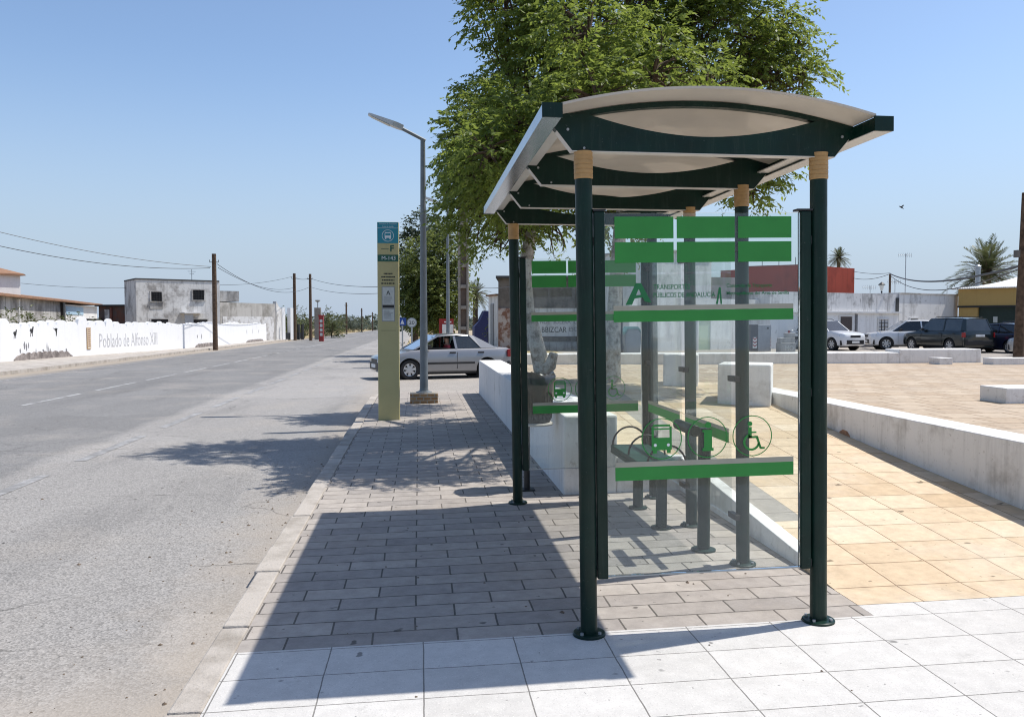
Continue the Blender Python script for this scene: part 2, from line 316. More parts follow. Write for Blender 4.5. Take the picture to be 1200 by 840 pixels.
# ------------------------------------------------------------------ mesh helpers
class MB:
    def __init__(s): s.v = []; s.f = []; s.mi = []
    def add(s, vs, fs, m=0):
        o = len(s.v); s.v += [tuple(map(float, p)) for p in vs]; s.f += [tuple(i+o for i in f) for f in fs]; s.mi += [m]*len(fs); return s
    def box(s, x0, x1, y0, y1, z0, z1, m=0):
        return s.add([(x0,y0,z0),(x1,y0,z0),(x1,y1,z0),(x0,y1,z0),(x0,y0,z1),(x1,y0,z1),(x1,y1,z1),(x0,y1,z1)],
                     [(0,3,2,1),(4,5,6,7),(0,1,5,4),(1,2,6,5),(2,3,7,6),(3,0,4,7)], m)
    def hexa(s, b, t, m=0):                                        # four bottom and four top corners
        return s.add(list(b)+list(t), [(0,3,2,1),(4,5,6,7),(0,1,5,4),(1,2,6,5),(2,3,7,6),(3,0,4,7)], m)
    def cyl(s, p, q, r0, r1=None, n=16, cap=True, m=0):
        return s.tube([p, q], [r0, r0 if r1 is None else r1], n, cap, m)
    def tube(s, pts, rad, n=8, cap=True, m=0):
        P = [Vector(map(float, p)) for p in pts]
        if not hasattr(rad, "__len__"): rad = [rad]*len(P)
        vs = []; u = None
        for i, p in enumerate(P):
            d = (P[min(i+1, len(P)-1)]-P[max(i-1, 0)]); d = d.normalized() if d.length > 1e-9 else Vector((0, 0, 1))
            if u is None: u = d.cross(Vector((0, 0, 1)) if abs(d.z) < .9 else Vector((1, 0, 0))).normalized()
            else:
                u = u-d*u.dot(d); u = u.normalized() if u.length > 1e-6 else d.orthogonal().normalized()
            k = d.cross(u)
            vs += [p+(u*math.cos(2*math.pi*j/n)+k*math.sin(2*math.pi*j/n))*rad[i] for j in range(n)]
        fs = [(i*n+j, i*n+(j+1) % n, (i+1)*n+(j+1) % n, (i+1)*n+j) for i in range(len(P)-1) for j in range(n)]
        if cap: fs += [tuple(range(n-1, -1, -1)), tuple(range((len(P)-1)*n, len(P)*n))]
        return s.add(vs, fs, m)
    def lathe(s, prof, c=(0, 0, 0), n=20, m=0):                    # profile of (radius, z)
        vs = [(c[0]+r*math.cos(2*math.pi*j/n), c[1]+r*math.sin(2*math.pi*j/n), c[2]+z) for r, z in prof for j in range(n)]
        fs = [(i*n+j, i*n+(j+1) % n, (i+1)*n+(j+1) % n, (i+1)*n+j) for i in range(len(prof)-1) for j in range(n)]
        fs += [tuple(range(n-1, -1, -1)), tuple(range((len(prof)-1)*n, len(prof)*n))]
        return s.add(vs, fs, m)
    def prism(s, poly, fn, a, b, m=0):                             # polygon extruded between fn(u,v,a) and fn(u,v,b)
        n = len(poly); vs = [fn(u, v, a) for u, v in poly]+[fn(u, v, b) for u, v in poly]
        return s.add(vs, [tuple(range(n-1, -1, -1)), tuple(range(n, 2*n))]+[(i, (i+1) % n, n+(i+1) % n, n+i) for i in range(n)], m)
    def strip(s, lo, hi, fn, a, b, m=0):                           # solid between two curves lo and hi [(u,v)...], extruded
        n = len(lo); vs = [fn(*p, a) for p in lo]+[fn(*p, a) for p in hi]+[fn(*p, b) for p in lo]+[fn(*p, b) for p in hi]
        fs = []
        for i in range(n-1):
            fs += [(i, i+1, n+i+1, n+i), (2*n+i, 3*n+i, 3*n+i+1, 2*n+i+1), (n+i, n+i+1, 3*n+i+1, 3*n+i), (i, 2*n+i, 2*n+i+1, i+1)]
        fs += [(0, n, 3*n, 2*n), (n-1, 3*n-1, 4*n-1, 2*n-1)]
        return s.add(vs, fs, m)
    def build(s, name, mats, parent=None, local=False, smooth=None, bevel=0, fixn=True):
        me = bpy.data.meshes.new(name)
        off = parent_world(parent) if (parent is not None and not local) else Vector()
        me.from_pydata([(x-off.x, y-off.y, z-off.z) for x, y, z in s.v], [], s.f)
        for mt in (mats if isinstance(mats, (list, tuple)) else [mats]): me.materials.append(mt)
        if any(s.mi): me.polygons.foreach_set("material_index", s.mi)
        if fixn:
            bm = bmesh.new(); bm.from_mesh(me); bmesh.ops.recalc_face_normals(bm, faces=bm.faces); bm.to_mesh(me); bm.free()
        if smooth:
            me.polygons.foreach_set("use_smooth", [True]*len(me.polygons)); me.set_sharp_from_angle(angle=R(smooth))
        me.update(); o = bpy.data.objects.new(name, me); COL.objects.link(o)
        if parent is not None: o.parent = parent
        if bevel:
            b = o.modifiers.new("bevel", 'BEVEL'); b.width = bevel; b.segments = 2; b.limit_method = 'ANGLE'; b.angle_limit = R(40)
        return o
def parent_world(p):
    v = Vector(p.location)
    while p.parent is not None: p = p.parent; v = v+Vector(p.location)
    return v
def tag(o, label=None, cat=None, group=None, kind=None):
    if label: o["label"] = label
    if cat: o["category"] = cat
    if group: o["group"] = group
    if kind: o["kind"] = kind
    return o
def thing(name, label, cat, loc=(0, 0, 0), rz=0.0, group=None):
    o = bpy.data.objects.new(name, None); COL.objects.link(o); o.location = [float(x) for x in loc]; o.rotation_euler = (0, 0, rz)
    o.empty_display_size = .2
    return tag(o, label, cat, group)
def structure(o): o["kind"] = "structure"; return o
def copy_tree(o, parent=None):
    c = o.copy(); COL.objects.link(c); c.parent = parent
    for ch in [x for x in bpy.data.objects if x.parent == o]: copy_tree(ch, c)
    return c
def text_mesh(s, fn, width=None, height=None, thick=.0015, spacing=1.0, align='LEFT', name="lettering", mat=None, parent=None, local=True, line=1.0, bold=0.0):
    cu = bpy.data.curves.new("t", 'FONT'); cu.body = s; cu.size = 1; cu.space_character = spacing; cu.align_x = align; cu.space_line = line
    cu.resolution_u = 3; cu.offset = bold
    o = bpy.data.objects.new("t", cu); COL.objects.link(o)
    dg = bpy.context.evaluated_depsgraph_get(); me = bpy.data.meshes.new_from_object(o.evaluated_get(dg))
    xs = [v.co.x for v in me.vertices]; ys = [v.co.y for v in me.vertices]
    x0, x1, y0, y1 = min(xs), max(xs), min(ys), max(ys); sx = width/(x1-x0) if width else None; sy = height/(y1-y0) if height else None
    sx = sx or sy; sy = sy or sx
    mb = MB(); flat = [((v.co.x-x0)*sx, (v.co.y-y0)*sy) for v in me.vertices]
    n = len(flat); mb.v = [tuple(fn(u, v, 0)) for u, v in flat]+[tuple(fn(u, v, thick)) for u, v in flat]
    for p in me.polygons:
        vi = list(p.vertices); mb.f.append(tuple(vi)); mb.f.append(tuple(i+n for i in reversed(vi)))
    ec = {}
    for p in me.polygons:
        for a, b in p.edge_keys: ec[(a, b)] = ec.get((a, b), 0)+1
    for (a, b), k in ec.items():
        if k == 1: mb.f.append((a, b, b+n, a+n))
    mb.mi = [0]*len(mb.f)
    bpy.data.objects.remove(o); bpy.data.meshes.remove(me); bpy.data.curves.remove(cu)
    return mb.build(name, mat, parent, local=local) if mat else mb

# ------------------------------------------------------------------ ground, roads and pavements
def sheet(name, xs, ys, fz, mat):
    vs = [(x, y, fz(x, y)) for y in ys for x in xs]; n = len(xs)
    fs = [(j*n+i, j*n+i+1, (j+1)*n+i+1, (j+1)*n+i) for j in range(len(ys)-1) for i in range(n-1)]
    return structure(MB().add(vs, fs).build(name, mat, fixn=False, smooth=60))
xs_g = [-1500, -400, -100, -40, -14, -2, 0, 2, 3, 4.5, 6, 7.5, 9, 10.5, 12, 13.5, 15, 20, 40, 80, 200, 500, 1500]
sheet("ground", xs_g, [-40, -5, 0, 5, 10, 15, 20, 25, 30, 35, 40, 50, 60, 80, 119.9, 120.1, 200, 400, 800, 1600, 2600], lambda x, y: zg(x, y)-.06, DRY)
sheet("road", [-13.85, -1.06], [-14, -5, 0, 5, 10, 20, 40, 80, 160, 300, 700], lambda x, y: -.10-.004*max(y, -5), ROAD)
sheet("side_street", [-1.06, 0, 2, 3, 4.5, 6, 7.5, 9, 10.5, 12, 13.5, 15, 20, 40, 90], [19.2, 25, 30, 34], zg, STREET)
sheet("village_street", [8, 9, 10.5, 12, 13.5, 15, 20, 40, 90], [34, 40, 45, 48.5], zg, STREET)
sheet("verge", [-1.06, 0, 2, 3, 4.5, 6, 7.99], [34, 40, 60, 90, 119], lambda x, y: zg(x, y)+.0, VERGE)
sheet("far_verge", [-1.06, 6], [119.1, 300, 700], lambda x, y: -.10-.004*y, VERGE)
sheet("roadside_verge", [-30, -13.85], [90.5, 200, 700], lambda x, y: -.09-.004*y, VERGE)

# kerb of separate stones
KX0, KX1 = -1.06, -.90
mb = MB(); y = .6
while y < 18.3:
    L = .98 if random.random() < .8 else .6; j = random.uniform(-.012, .012); zt = zp(-1)+random.uniform(-.008, .005)
    mb.box(KX0+j, KX1-random.uniform(.004, .010), y+.006, y+L-.006, -.45, zt); y += L
prev = None                                                       # rounded corner into the side street
for k in range(8):
    a0 = math.pi-k*math.pi/16+.01; a1 = math.pi-(k+1)*math.pi/16
    cx, cy, ro, ri = KX0+.9, 18.3, .9, .74
    c, s_ = math.cos, math.sin
    pts = [(cx+ro*c(a0), cy+ro*s_(a0)), (cx+ri*c(a0), cy+ri*s_(a0)), (cx+ri*c(a1), cy+ri*s_(a1)), (cx+ro*c(a1), cy+ro*s_(a1))]
    mb.hexa([(*p, -.45) for p in pts], [(*p, zp(-1)+.001*(k % 2)) for p in pts])
mb.box(KX0+.905, 1.29, 19.04, 19.2, -.45, zp(0))
structure(mb.build("kerb", CONCRETE, bevel=.012))
# pavement: grey stone pavers, then white terrazzo tiles in front
KI = KX1
mb = MB()
poly = [(KI, 4.14), (2.39, 4.14), (2.39, 7.46), (1.30, 7.46), (1.30, 19.035), (KX0+.9, 19.035)]
for k in range(1, 8):
    a = math.pi/2+k*math.pi/16; poly.append((KX0+.9+.735*math.cos(a), 18.3+.735*math.sin(a)))
poly.append((KI, 18.3))
mb.prism([p for p in poly], lambda u, v, z: (u, v, zp(u)+z), -.4, 0.0)
structure(mb.build("paver_pavement", PAVER))
mb = MB(); mb.prism([(KI, .6), (9, .6), (9, 4.30), (2.392, 4.30), (2.392, 4.14), (KI, 4.14)], lambda u, v, z: (u, v, zp(u)+z), -.4, 0.0)
structure(mb.build("tiled_pavement", WTILE))
# ramp up to the plaza (surface rises away from the shelter)
RS = .0835
def zr(x, y): return .042+TILT*(x-2.39)*max(0, 1-(y-4.3)/3)+RS*max(0, y-4.55)
PLZ = .68
yr = [4.302, 4.55, 5, 5.5, 6, 6.5, 7, 7.54, 8, 9, 10, 11, 12.19]
mb = MB()
def rstrip(x0, x1, ys):
    for a, b in zip(ys[:-1], ys[1:]): mb.hexa([(x0, a, -.4), (x1, a, -.4), (x1, b, -.4), (x0, b, -.4)], [(x0, a, zr(x0, a)), (x1, a, zr(x1, a)), (x1, b, zr(x1, b)), (x0, b, zr(x0, b))])
rstrip(2.802, 4.56, yr); structure(mb.build("ramp", OTILE, fixn=True))
mb = MB(); rstrip(2.502, 2.80, [5.78]+yr[4:]); structure(mb.build("ramp_border", GTILE))
mb = MB(); rstrip(2.392, 2.801, yr[:3]); rstrip(2.502, 2.801, [5.0, 5.5, 5.779]); structure(mb.build("ramp_foot", OTILE))
mb = MB(); rstrip(1.802, 2.50, [7.562, 8, 9, 10, 11, 12.19]); structure(mb.build("ramp_landing", OTILE))
# plaza paving
mb = MB(); mb.box(1.8, 4.56, 12.19, 17.5, -.3, PLZ); mb.box(4.905, 46, 3.0, 17.5, -.3, PLZ-.012); mb.box(4.56, 4.905, 12.2, 17.5, -.3, PLZ-.004)
structure(mb.build("plaza", PTILE))
# pavement on the other side of the road
mb = MB()
wl = [(-17.6, 36.2), (-17.4, 41.5), (-16.4, 47.6), (-15.0, 60.7), (-14.9, 92.0)]
pl = [(-13.85, 27)]+[(-13.85, 92)]+[(x-.3, y) for x, y in reversed(wl)]+[(-24, 35.5), (-24, 27)]
mb.prism(pl, lambda u, v, z: (u, v, zg(0, v)+z), -.3, .13)
structure(mb.build("far_pavement", CONCRETE))
# painted lines
mb = MB(); y = -2.0
while y < 330:
    if y < 60: mb.add([(-8.36, y, zg(0,y)+.004), (-8.24, y, zg(0,y)+.004), (-8.24, y+3.1, zg(0,y+3.1)+.004), (-8.36, y+3.1, zg(0,y+3.1)+.004)], [(0,1,2,3)])
    y += 4.1
mb.add([(-8.36, 45.5, zg(0,45.5)+.004), (-8.24, 45.5, zg(0,45.5)+.004), (-8.24, 400, -.10-.004*400+.004), (-8.36, 400, -.10-.004*400+.004)], [(0,1,2,3)])
structure(mb.build("road_centre_line", LINE, fixn=False))
mb = MB(); y = 7.5
while y < 110:
    z0, z1 = -.10-.004*y+.004, -.10-.004*(y+2.4)+.004
    mb.add([(-4.28, y, z0), (-4.14, y, z0), (-4.14, y+2.4, z1), (-4.28, y+2.4, z1)], [(0,1,2,3)]); y += 3.4
mb.add([(-12.6, 26, -.2), (-12.5, 26, -.2), (-12.5, 110, -.536), (-12.6, 110, -.536)], [(0,1,2,3)])
structure(mb.build("road_edge_line", LINE2, fixn=False))

# litter and grit on the near ground: counts as ground cover
mb = MB()
for k in range(260):
    if k < 170: x = -1.1-abs(random.gauss(0, .35)); y = random.uniform(2.6, 12); z = -.10-.004*y+.001
    elif k < 215: x = random.uniform(-4, -1.2); y = random.uniform(3, 9); z = -.10-.004*y+.001
    else: x = random.uniform(-.85, 2.3); y = random.uniform(2.9, 7); z = zp(x)+.0005
    r = random.uniform(.003, .009) if random.random() < .9 else random.uniform(.01, .018); a = random.random()*6
    pts = [(x+r*random.uniform(.6, 1.3)*math.cos(a+j*1.257), y+r*random.uniform(.6, 1.3)*math.sin(a+j*1.257)) for j in range(5)]
    mb.add([(*p, z) for p in pts]+[(x, y, z+r*.7)], [(j, (j+1) % 5, 5) for j in range(5)])
tag(mb.build("grit", plain("brown_grit", (.14, .105, .075), .9, 0, .5, 30), fixn=False), kind="stuff")

# ------------------------------------------------------------------ low white walls of the plaza
def walls(name, label, mats, pieces, bev=.012, cat="wall", group=None):
    mb = MB()
    for b, t in pieces: mb.hexa(b, t)
    o = mb.build(name, mats, bevel=bev); return tag(o, label, cat, group)
def q(x0, x1, y0, y1, z): return [(x0, y0, z), (x1, y0, z), (x1, y1, z), (x0, y1, z)]
walls("retaining_wall", "low thick whitewashed wall running along the pavement behind the litter bin", WHITEWASH, [(q(1.30, 1.798, 7.46, 18.3, -.4), q(1.30, 1.798, 7.46, 18.3, .745))], .02)
wz = lambda y: .042+.09+.0905*(y-5.07)
walls("ramp_kerb_wall", "thin white wedge wall rising beside the ramp just behind the shelter", WHITEWASH2,
      [([(2.39, 5.05, -.4), (2.50, 5.05, -.4), (2.50, 7.46, -.4), (2.39, 7.46, -.4)], [(2.39, 5.05, wz(5.05)), (2.50, 5.05, wz(5.05)), (2.50, 7.46, wz(7.46)), (2.39, 7.46, wz(7.46))]),
       (q(1.80, 2.50, 7.462, 7.56, -.4), q(1.80, 2.50, 7.462, 7.56, wz(7.46)+.01))], .008)
walls("plaza_wall", "long low white wall with grey top at the right edge of the tiled ramp", WHITEWASH2,
      [([(4.56, 3.0, -.4), (4.90, 3.0, -.4), (4.90, 12.2, -.4), (4.56, 12.2, -.4)], [(4.56, 3.0, PLZ), (4.90, 3.0, PLZ), (4.90, 12.2, PLZ), (4.56, 12.2, PLZ)])], .01)
mb = MB(); yy = 3.2                                                # patch of brick where the paint broke off, just proud of the wall
P0 = np.array([4.558, 8.55, zr(4.5, 8.55)])
mb.prism([(-.20, -.05), (-.16, .05), (-.09, .10), (.03, .11), (.12, .07), (.18, -.02), (.20, -.05)], lambda u, v, a: (4.558-a, 8.55+u*.75, P0[2]+v*.75-.03), 0, .004)
pw = bpy.data.objects["plaza_wall"]; mb.build("exposed_brick_patch", PINKBRICK, pw)
A = at(905, 431, 17.6); 
walls("plaza_end_wall", "broad low white wall closing the far side of the plaza before the parked cars", WHITEWASH2,
      [(q(2.2, 10.6, 17.5, 18.0, -.3), q(2.2, 10.6, 17.5, 18.0, .905)), (q(10.6, float(at(1150, 420, 17.5)[0]), 17.5, 18.1, -.3), q(10.6, float(at(1150, 420, 17.5)[0]), 17.5, 18.1, .975))], .02)
x0 = float(at(1098, 425, 16.9)[0]); x1 = float(at(1113, 425, 16.9)[0])
walls("low_block", "small grey painted block standing against the plaza end wall", WHITEWASH2, [(q(x0, x1, 16.8, 17.2, PLZ-.02), q(x0, x1, 16.8, 17.2, PLZ+.13))], .01, "block")
x0 = float(at(1157, 425, 16.8)[0])
walls("low_end_wall", "lower white kerb wall by the wooden pole, right of the plaza end wall", WHITEWASH2, [(q(x0, x0+7, 16.6, 16.95, PLZ-.02), q(x0, x0+7, 16.6, 16.95, PLZ+.13))], .01)
x0 = float(at(1161, 470, 9.0)[0])
walls("plaza_bench", "long low white masonry bench alone on the plaza at the right", WHITEWASH2, [(q(x0, x0+3.2, 8.75, 9.2, PLZ-.02), q(x0, x0+3.2, 8.75, 9.2, PLZ+.165))], .012, "bench")
def cube(px, y, s, h, rz, label):
    x = float(at(px, 450, y)[0]); z = zr(4.5, y) if y < 12.2 else PLZ
    o = thing("concrete_cube", label, "block", (x, y, z), rz, "concrete cubes on the plaza")
    mb = MB(); mb.box(-s/2, s/2, -s/2, s/2, -.04, h); mb.build("block", WHITEWASH2, o, local=True, bevel=.02)
cube(874, 10.6, .66, .50, R(-26), "pale concrete cube seat seen between the shelter's rear columns, nearer one")
cube(798, 12.1, .50, .44, R(-20), "pale concrete cube seat beside the leftmost rear columns, the farther one")
# ------------------------------------------------------------------ bus shelter
W2, MOD, HB = .6094, 1.027, 2.42
SX, SY = 1.4586, 4.11
shel = thing("bus_shelter", "dark green bus shelter with arched roof, tan column collars and glass end panels", "bus shelter", (SX, SY, TILT*SX))
shel.rotation_euler = (0, -.0165, 0)
def ring_box(mb, pts, r): pass
def column(x, y, mat):
    mb = MB(); mb.cyl((x, y, .012), (x, y, HB-.10), .0425, n=24); c = mb.build("column", mat, shel, local=True, smooth=40)
    prof = [(.0425, HB-.135)]
    z = HB-.13
    while z < HB-.02: prof += [(.047, z), (.047, z+.017), (.0450, z+.0185), (.0450, z+.0205)]; z += .0225
    prof += [(.047, HB-.004), (.047, HB-.001)]
    mb = MB(); mb.lathe(prof, (x, y, 0), 24); mb.build("collar", TAN, c, local=True, smooth=35)
    mb = MB(); mb.lathe([(.083, 0.0), (.083, .010), (.078, .014), (.046, .016), (.046, .02), (.043, .02)], (x, y, 0), 28)
    f = mb.build("base_flange", mat, c, local=True, smooth=35)
    for k in range(4):
        a = math.pi/4+k*math.pi/2; mb = MB(); mb.cyl((x+.064*math.cos(a), y+.064*math.sin(a), .012), (x+.064*math.cos(a), y+.064*math.sin(a), .026), .009, n=6); mb.build("bolt", GALV, c, local=True)
    return c
for (x, y) in ((-W2, 0), (-W2, 3*MOD), (W2, 0), (W2, MOD), (W2, 2*MOD), (W2, 3*MOD)): column(x, y, DKGREEN if y == 0 or x < 0 else GREENLEG)
def hz(u): return HB-.022*(u/1.2187+.5)
def hs(u): return .262-.172*u*u                                   # underside of the roof sheet above the beam's lower edge
fr = lambda y0: (lambda u, v, a: (u, y0+a, hz(u)+v))
for k in range(4):
    y0 = k*MOD
    us = np.linspace(-.59, .585, 25)
    lo = [(-.67, 0.0)]+[(u, 0.0) for u in us]+[(.68, 0.0)]
    # plate: flat bottom, ends cut up to the gutters, top dips in the middle
    top = []
    for u in us: top.append((u, .082+.093*min(1, abs(u)/.58)**1.9))
    outline = [(-.67, 0.0), (.68, 0.0), (.755, .088), (.79, .10), (.79, .150), (.70, .172)]+[(float(a), float(b)) for a, b in reversed(top)]+[(-.70, .178), (-.765, .165), (-.765, .115), (-.745, .095)]
    mb = MB()
    n = len(outline)
    # triangulated safely as two curves: bottom chain and top chain over the same u stations
    st = sorted(set([-.765, -.745, -.70, -.67]+[float(u) for u in us]+[.68, .70, .755, .79]))
    def zlo(u):
        return float(np.interp(u, [-.765, -.745, -.67, .68, .755, .79], [.115, .095, 0, 0, .088, .10]))
    def zhi(u):
        return float(np.interp(u, [-.765, -.70]+[float(x) for x in us]+[.70, .79], [.165, .178]+[t[1] for t in top]+[.172, .150]))
    mb.strip([(u, zlo(u)) for u in st], [(u, zhi(u)) for u in st], fr(y0), -.028, .028)
    bm_ = mb.build("roof_beam", DKGREEN, shel, local=True)
    mb = MB(); sf = [(-.745, .095), (-.67, 0.0), (.68, 0.0), (.755, .088)]
    for (a, b) in zip(sf[:-1], sf[1:]):
        g = 0.0
        mb.hexa([fr(y0)(a[0], a[1]-.0045, -.030), fr(y0)(b[0], b[1]-.0045, -.030), fr(y0)(b[0], b[1]-.0045, .030), fr(y0)(a[0], a[1]-.0045, .030)],
                [fr(y0)(a[0], a[1]-.0008, -.030), fr(y0)(b[0], b[1]-.0008, -.030), fr(y0)(b[0], b[1]-.0008, .030), fr(y0)(a[0], a[1]-.0008, .030)])
    mb.build("beam_soffit", CREAM, bm_, local=True)
    mb = MB(); cs = np.linspace(-.70, .70, 31)
    mb.strip([(float(u), hs(u)-.030) for u in cs], [(float(u), hs(u)-.004) for u in cs], fr(y0), -.022, .022)
    mb.build("roof_rib", DKGREEN, shel, local=True)
    for u, h_, r in ((-.61, .012, .006), (.61, .012, .006), (-.69, .10, .007), (.72, .10, .007)):
        mb = MB(); mb.cyl((u, y0-.033, hz(u)+h_), (u, y0-.026, hz(u)+h_), r, n=8); mb.build("bolt", GALV, bm_, local=True)
YN, YF = -.235, 3*MOD+.215
mb = MB(); cs = np.linspace(-.765, .785, 41)
fy = lambda u, v, a: (u, a, hz(u)+v)
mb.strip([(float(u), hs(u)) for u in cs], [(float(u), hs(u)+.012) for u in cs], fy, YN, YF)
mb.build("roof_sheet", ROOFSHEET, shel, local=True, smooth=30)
def gutter(u0, u1, h0, h1, flip, gm):
    mb = MB(); sl = .022
    inner, outer = (u1, u0) if flip else (u0, u1)
    # sloped box gutter, open channel on top
    P = [(u0, h0), (u1, h0), (u1, h1), (u1-.006, h1), (u1-.006, h0+.008), (u0+.006, h0+.008), (u0+.006, h1), (u0, h1)]
    for a, b, c, d in ((0, 1, 4, 5), (1, 2, 3, 4), (0, 5, 6, 7)):
        pts = [P[a], P[b], P[c], P[d]]
        mb.prism(pts, fy, YN, YF)
    g = mb.build("gutter", gm, shel, local=True)
    if not flip: mb = MB(); mb.prism([(u0, h0-.004), (u1, h0-.004), (u1, h0-.0006), (u0, h0-.0006)], fy, YN, YF); mb.build("gutter_soffit", CREAM, g, local=True)
    for y0, y1 in ((YN-.012, YN-.001), (YF+.001, YF+.012)):
        mb = MB(); mb.prism([(u0-.003, h0-.003), (u1+.003, h0-.003), (u1+.003, h1+.006), (u0-.003, h1+.006)], fy, y0, y1); mb.build("end_cap", DKGREEN, g, local=True)
gutter(-.845, -.755, .108, .166, True, GUTTER)
gutter(.775, .865, .088, .150, False, DKGREEN)
# underside trim strips between gutter and beams
for k in range(3):
    mb = MB(); mb.prism([(.70, .098), (.7745, .098), (.7745, .104), (.70, .104)], fy, k*MOD+.032, (k+1)*MOD-.032); mb.build("eaves_trim", CREAM, shel, local=True)
    mb = MB(); mb.prism([(-.7545, .112), (-.70, .112), (-.70, .118), (-.7545, .118)], fy, k*MOD+.032, (k+1)*MOD-.032); mb.build("eaves_trim", CREAM, shel, local=True)

def disc(cx, cz, r, n=28): return [(cx+r*math.cos(2*math.pi*i/n), cz+r*math.sin(2*math.pi*i/n)) for i in range(n)]
def end_panel(y0, writing):
    for x in (-.537, .534):
        mb = MB(); mb.box(x-.027, x+.027, y0-.024, y0+.024, .285, 2.125); p = mb.build("panel_post", DKGREEN, shel, local=True, bevel=.006)
        mb = MB(); mb.box(x-.032 if x < 0 else x-.05, x+.032, y0-.027, y0+.027, 2.126, 2.136); mb.build("post_cap", BLACK, p, local=True)
        s = -1 if x < 0 else 1
        for z in (1.2, .315, 1.98):
            mb = MB(); a, b = sorted((x+s*.0275, s*(W2-.040))); mb.box(a, b, y0-.012, y0+.012, z-.02, z+.02); mb.build("bracket", BLACK, p, local=True)
    mb = MB(); mb.box(-.509, .506, y0-.005, y0+.005, .295, 2.118); g = mb.build("glass_pane", GLASS, shel, local=True)
    mb = MB(); mb.box(-.509, .506, y0-.007, y0+.007, .288, .2945); mb.build("bottom_rail", GALV, g, local=True)
    a, b = y0-.0075, y0-.0056
    P = lambda u, v, t: (u, t, v)
    def rect(name, u0, u1, z0, z1, mat):
        mb = MB(); mb.prism([(u0, z0), (u1, z0), (u1, z1), (u0, z1)], P, a, b); mb.build(name, mat, g, local=True)
    for (z0, z1) in ((1.992, 2.100), (1.872, 1.974)):
        for (u0, u1) in ((-.457, -.156), (-.139, .162), (.180, .461)): rect("green_rectangle", u0, u1, z0, z1, GREENFILM)
    rect("cream_stripe", -.466, .471, 1.634, 1.658, CREAMFILM); rect("green_stripe", -.466, .471, 1.577, 1.6335, GREENFILM)
    rect("cream_stripe", -.466, .471, .846, .872, CREAMFILM); rect("green_stripe", -.466, .471, .778, .8455, GREENFILM)
    def ringp(mb, cx, cz, r, w_, a0=0, a1=2*math.pi, n=40):
        for i in range(n):
            t0 = a0+(a1-a0)*i/n; t1 = a0+(a1-a0)*(i+1)/n
            mb.prism([(cx+(r-w_)*math.cos(t0), cz+(r-w_)*math.sin(t0)), (cx+r*math.cos(t0), cz+r*math.sin(t0)), (cx+r*math.cos(t1), cz+r*math.sin(t1)), (cx+(r-w_)*math.cos(t1), cz+(r-w_)*math.sin(t1))], P, a, b)
    def rr(mb, u0, u1, z0, z1): mb.prism([(u0, z0), (u1, z0), (u1, z1), (u0, z1)], P, a, b)
    cz = .985
    mb = MB(); c = -.225; ringp(mb, c, cz, .105, .0045)             # bus seen from the front
    rr(mb, c-.052, c+.052, cz-.058, cz+.005); rr(mb, c-.052, c-.041, cz+.005, cz+.062); rr(mb, c+.041, c+.052, cz+.005, cz+.062)
    rr(mb, c-.044, c+.044, cz+.062, cz+.072); rr(mb, c-.041, c+.041, cz+.046, cz+.053)
    rr(mb, c-.046, c-.026, cz-.074, cz-.058); rr(mb, c+.026, c+.046, cz-.074, cz-.058)
    mb.build("bus_pictogram", GREENFILM, g, local=True)
    for s in (-1, 1): mb = MB(); mb.prism(disc(c+s*.034, cz-.032, .008, 12), P, a-.001, a-.0002); mb.build("pictogram_headlight", WHITEINK, g, local=True)
    mb = MB(); c = .014; ringp(mb, c, cz, .105, .0045)              # information i
    mb.prism(disc(c+.004, cz+.062, .016, 18), P, a, b); rr(mb, c-.018, c+.024, cz-.055, cz+.038); rr(mb, c-.026, c+.032, cz-.070, cz-.055); rr(mb, c-.026, c-.018, cz+.026, cz+.038)
    mb.build("information_pictogram", GREENFILM, g, local=True)
    mb = MB(); c = .251; ringp(mb, c, cz, .105, .0045)              # wheelchair user
    mb.prism(disc(c-.012, cz+.062, .0125, 16), P, a, b); rr(mb, c-.021, c-.003, cz-.012, cz+.046); ringp(mb, c-.004, cz-.032, .044, .011, R(105), R(350), 26)
    rr(mb, c-.021, c+.030, cz-.012, cz-.001); mb.prism([(c+.020, cz-.012), (c+.031, cz-.006), (c+.050, cz-.064), (c+.040, cz-.068)], P, a, b)
    rr(mb, c+.044, c+.066, cz-.069, cz-.059); rr(mb, c-.003, c+.022, cz+.014, cz+.022)
    mb.build("wheelchair_pictogram", GREENFILM, g, local=True)
    if not writing: return
    mb = MB()                                                     # emblem: a broad slanted A
    mb.prism([(-.405, 1.662), (-.372, 1.662), (-.325, 1.770), (-.352, 1.770)], P, a, b)
    mb.prism([(-.352, 1.7705), (-.3245, 1.7705), (-.272, 1.672), (-.306, 1.678)], P, a-.0004, b)
    mb.prism([(-.385, 1.690), (-.31, 1.700), (-.31, 1.714), (-.378, 1.707)], P, a-.0008, b)
    mb.build("emblem", GREENINK, g, local=True)
    F = lambda u0, z0: (lambda u, v, t: (u0+u, a-t+.0005, z0+v))
    text_mesh("TRANSPORTES", F(-.262, 1.737), .19, .026, .001, bold=.008, name="lettering", mat=GREENINK, parent=g)
    text_mesh("PÚBLICOS DE ANDALUCÍA", F(-.262, 1.697), .32, .031, .001, bold=.008, name="lettering", mat=GREENINK, parent=g)
    mb = MB(); mb.prism([(.062, 1.66), (.072, 1.66), (.086, 1.745), (.078, 1.745)], P, a, b); mb.prism([(.079, 1.745), (.087, 1.745), (.094, 1.66), (.086, 1.66)], P, a-.0004, b); mb.build("emblem", GREENINK, g, local=True)
    text_mesh("Consorcio de Transporte", F(.118, 1.737), .24, .026, .001, bold=.008, name="lettering", mat=GREENINK, parent=g)
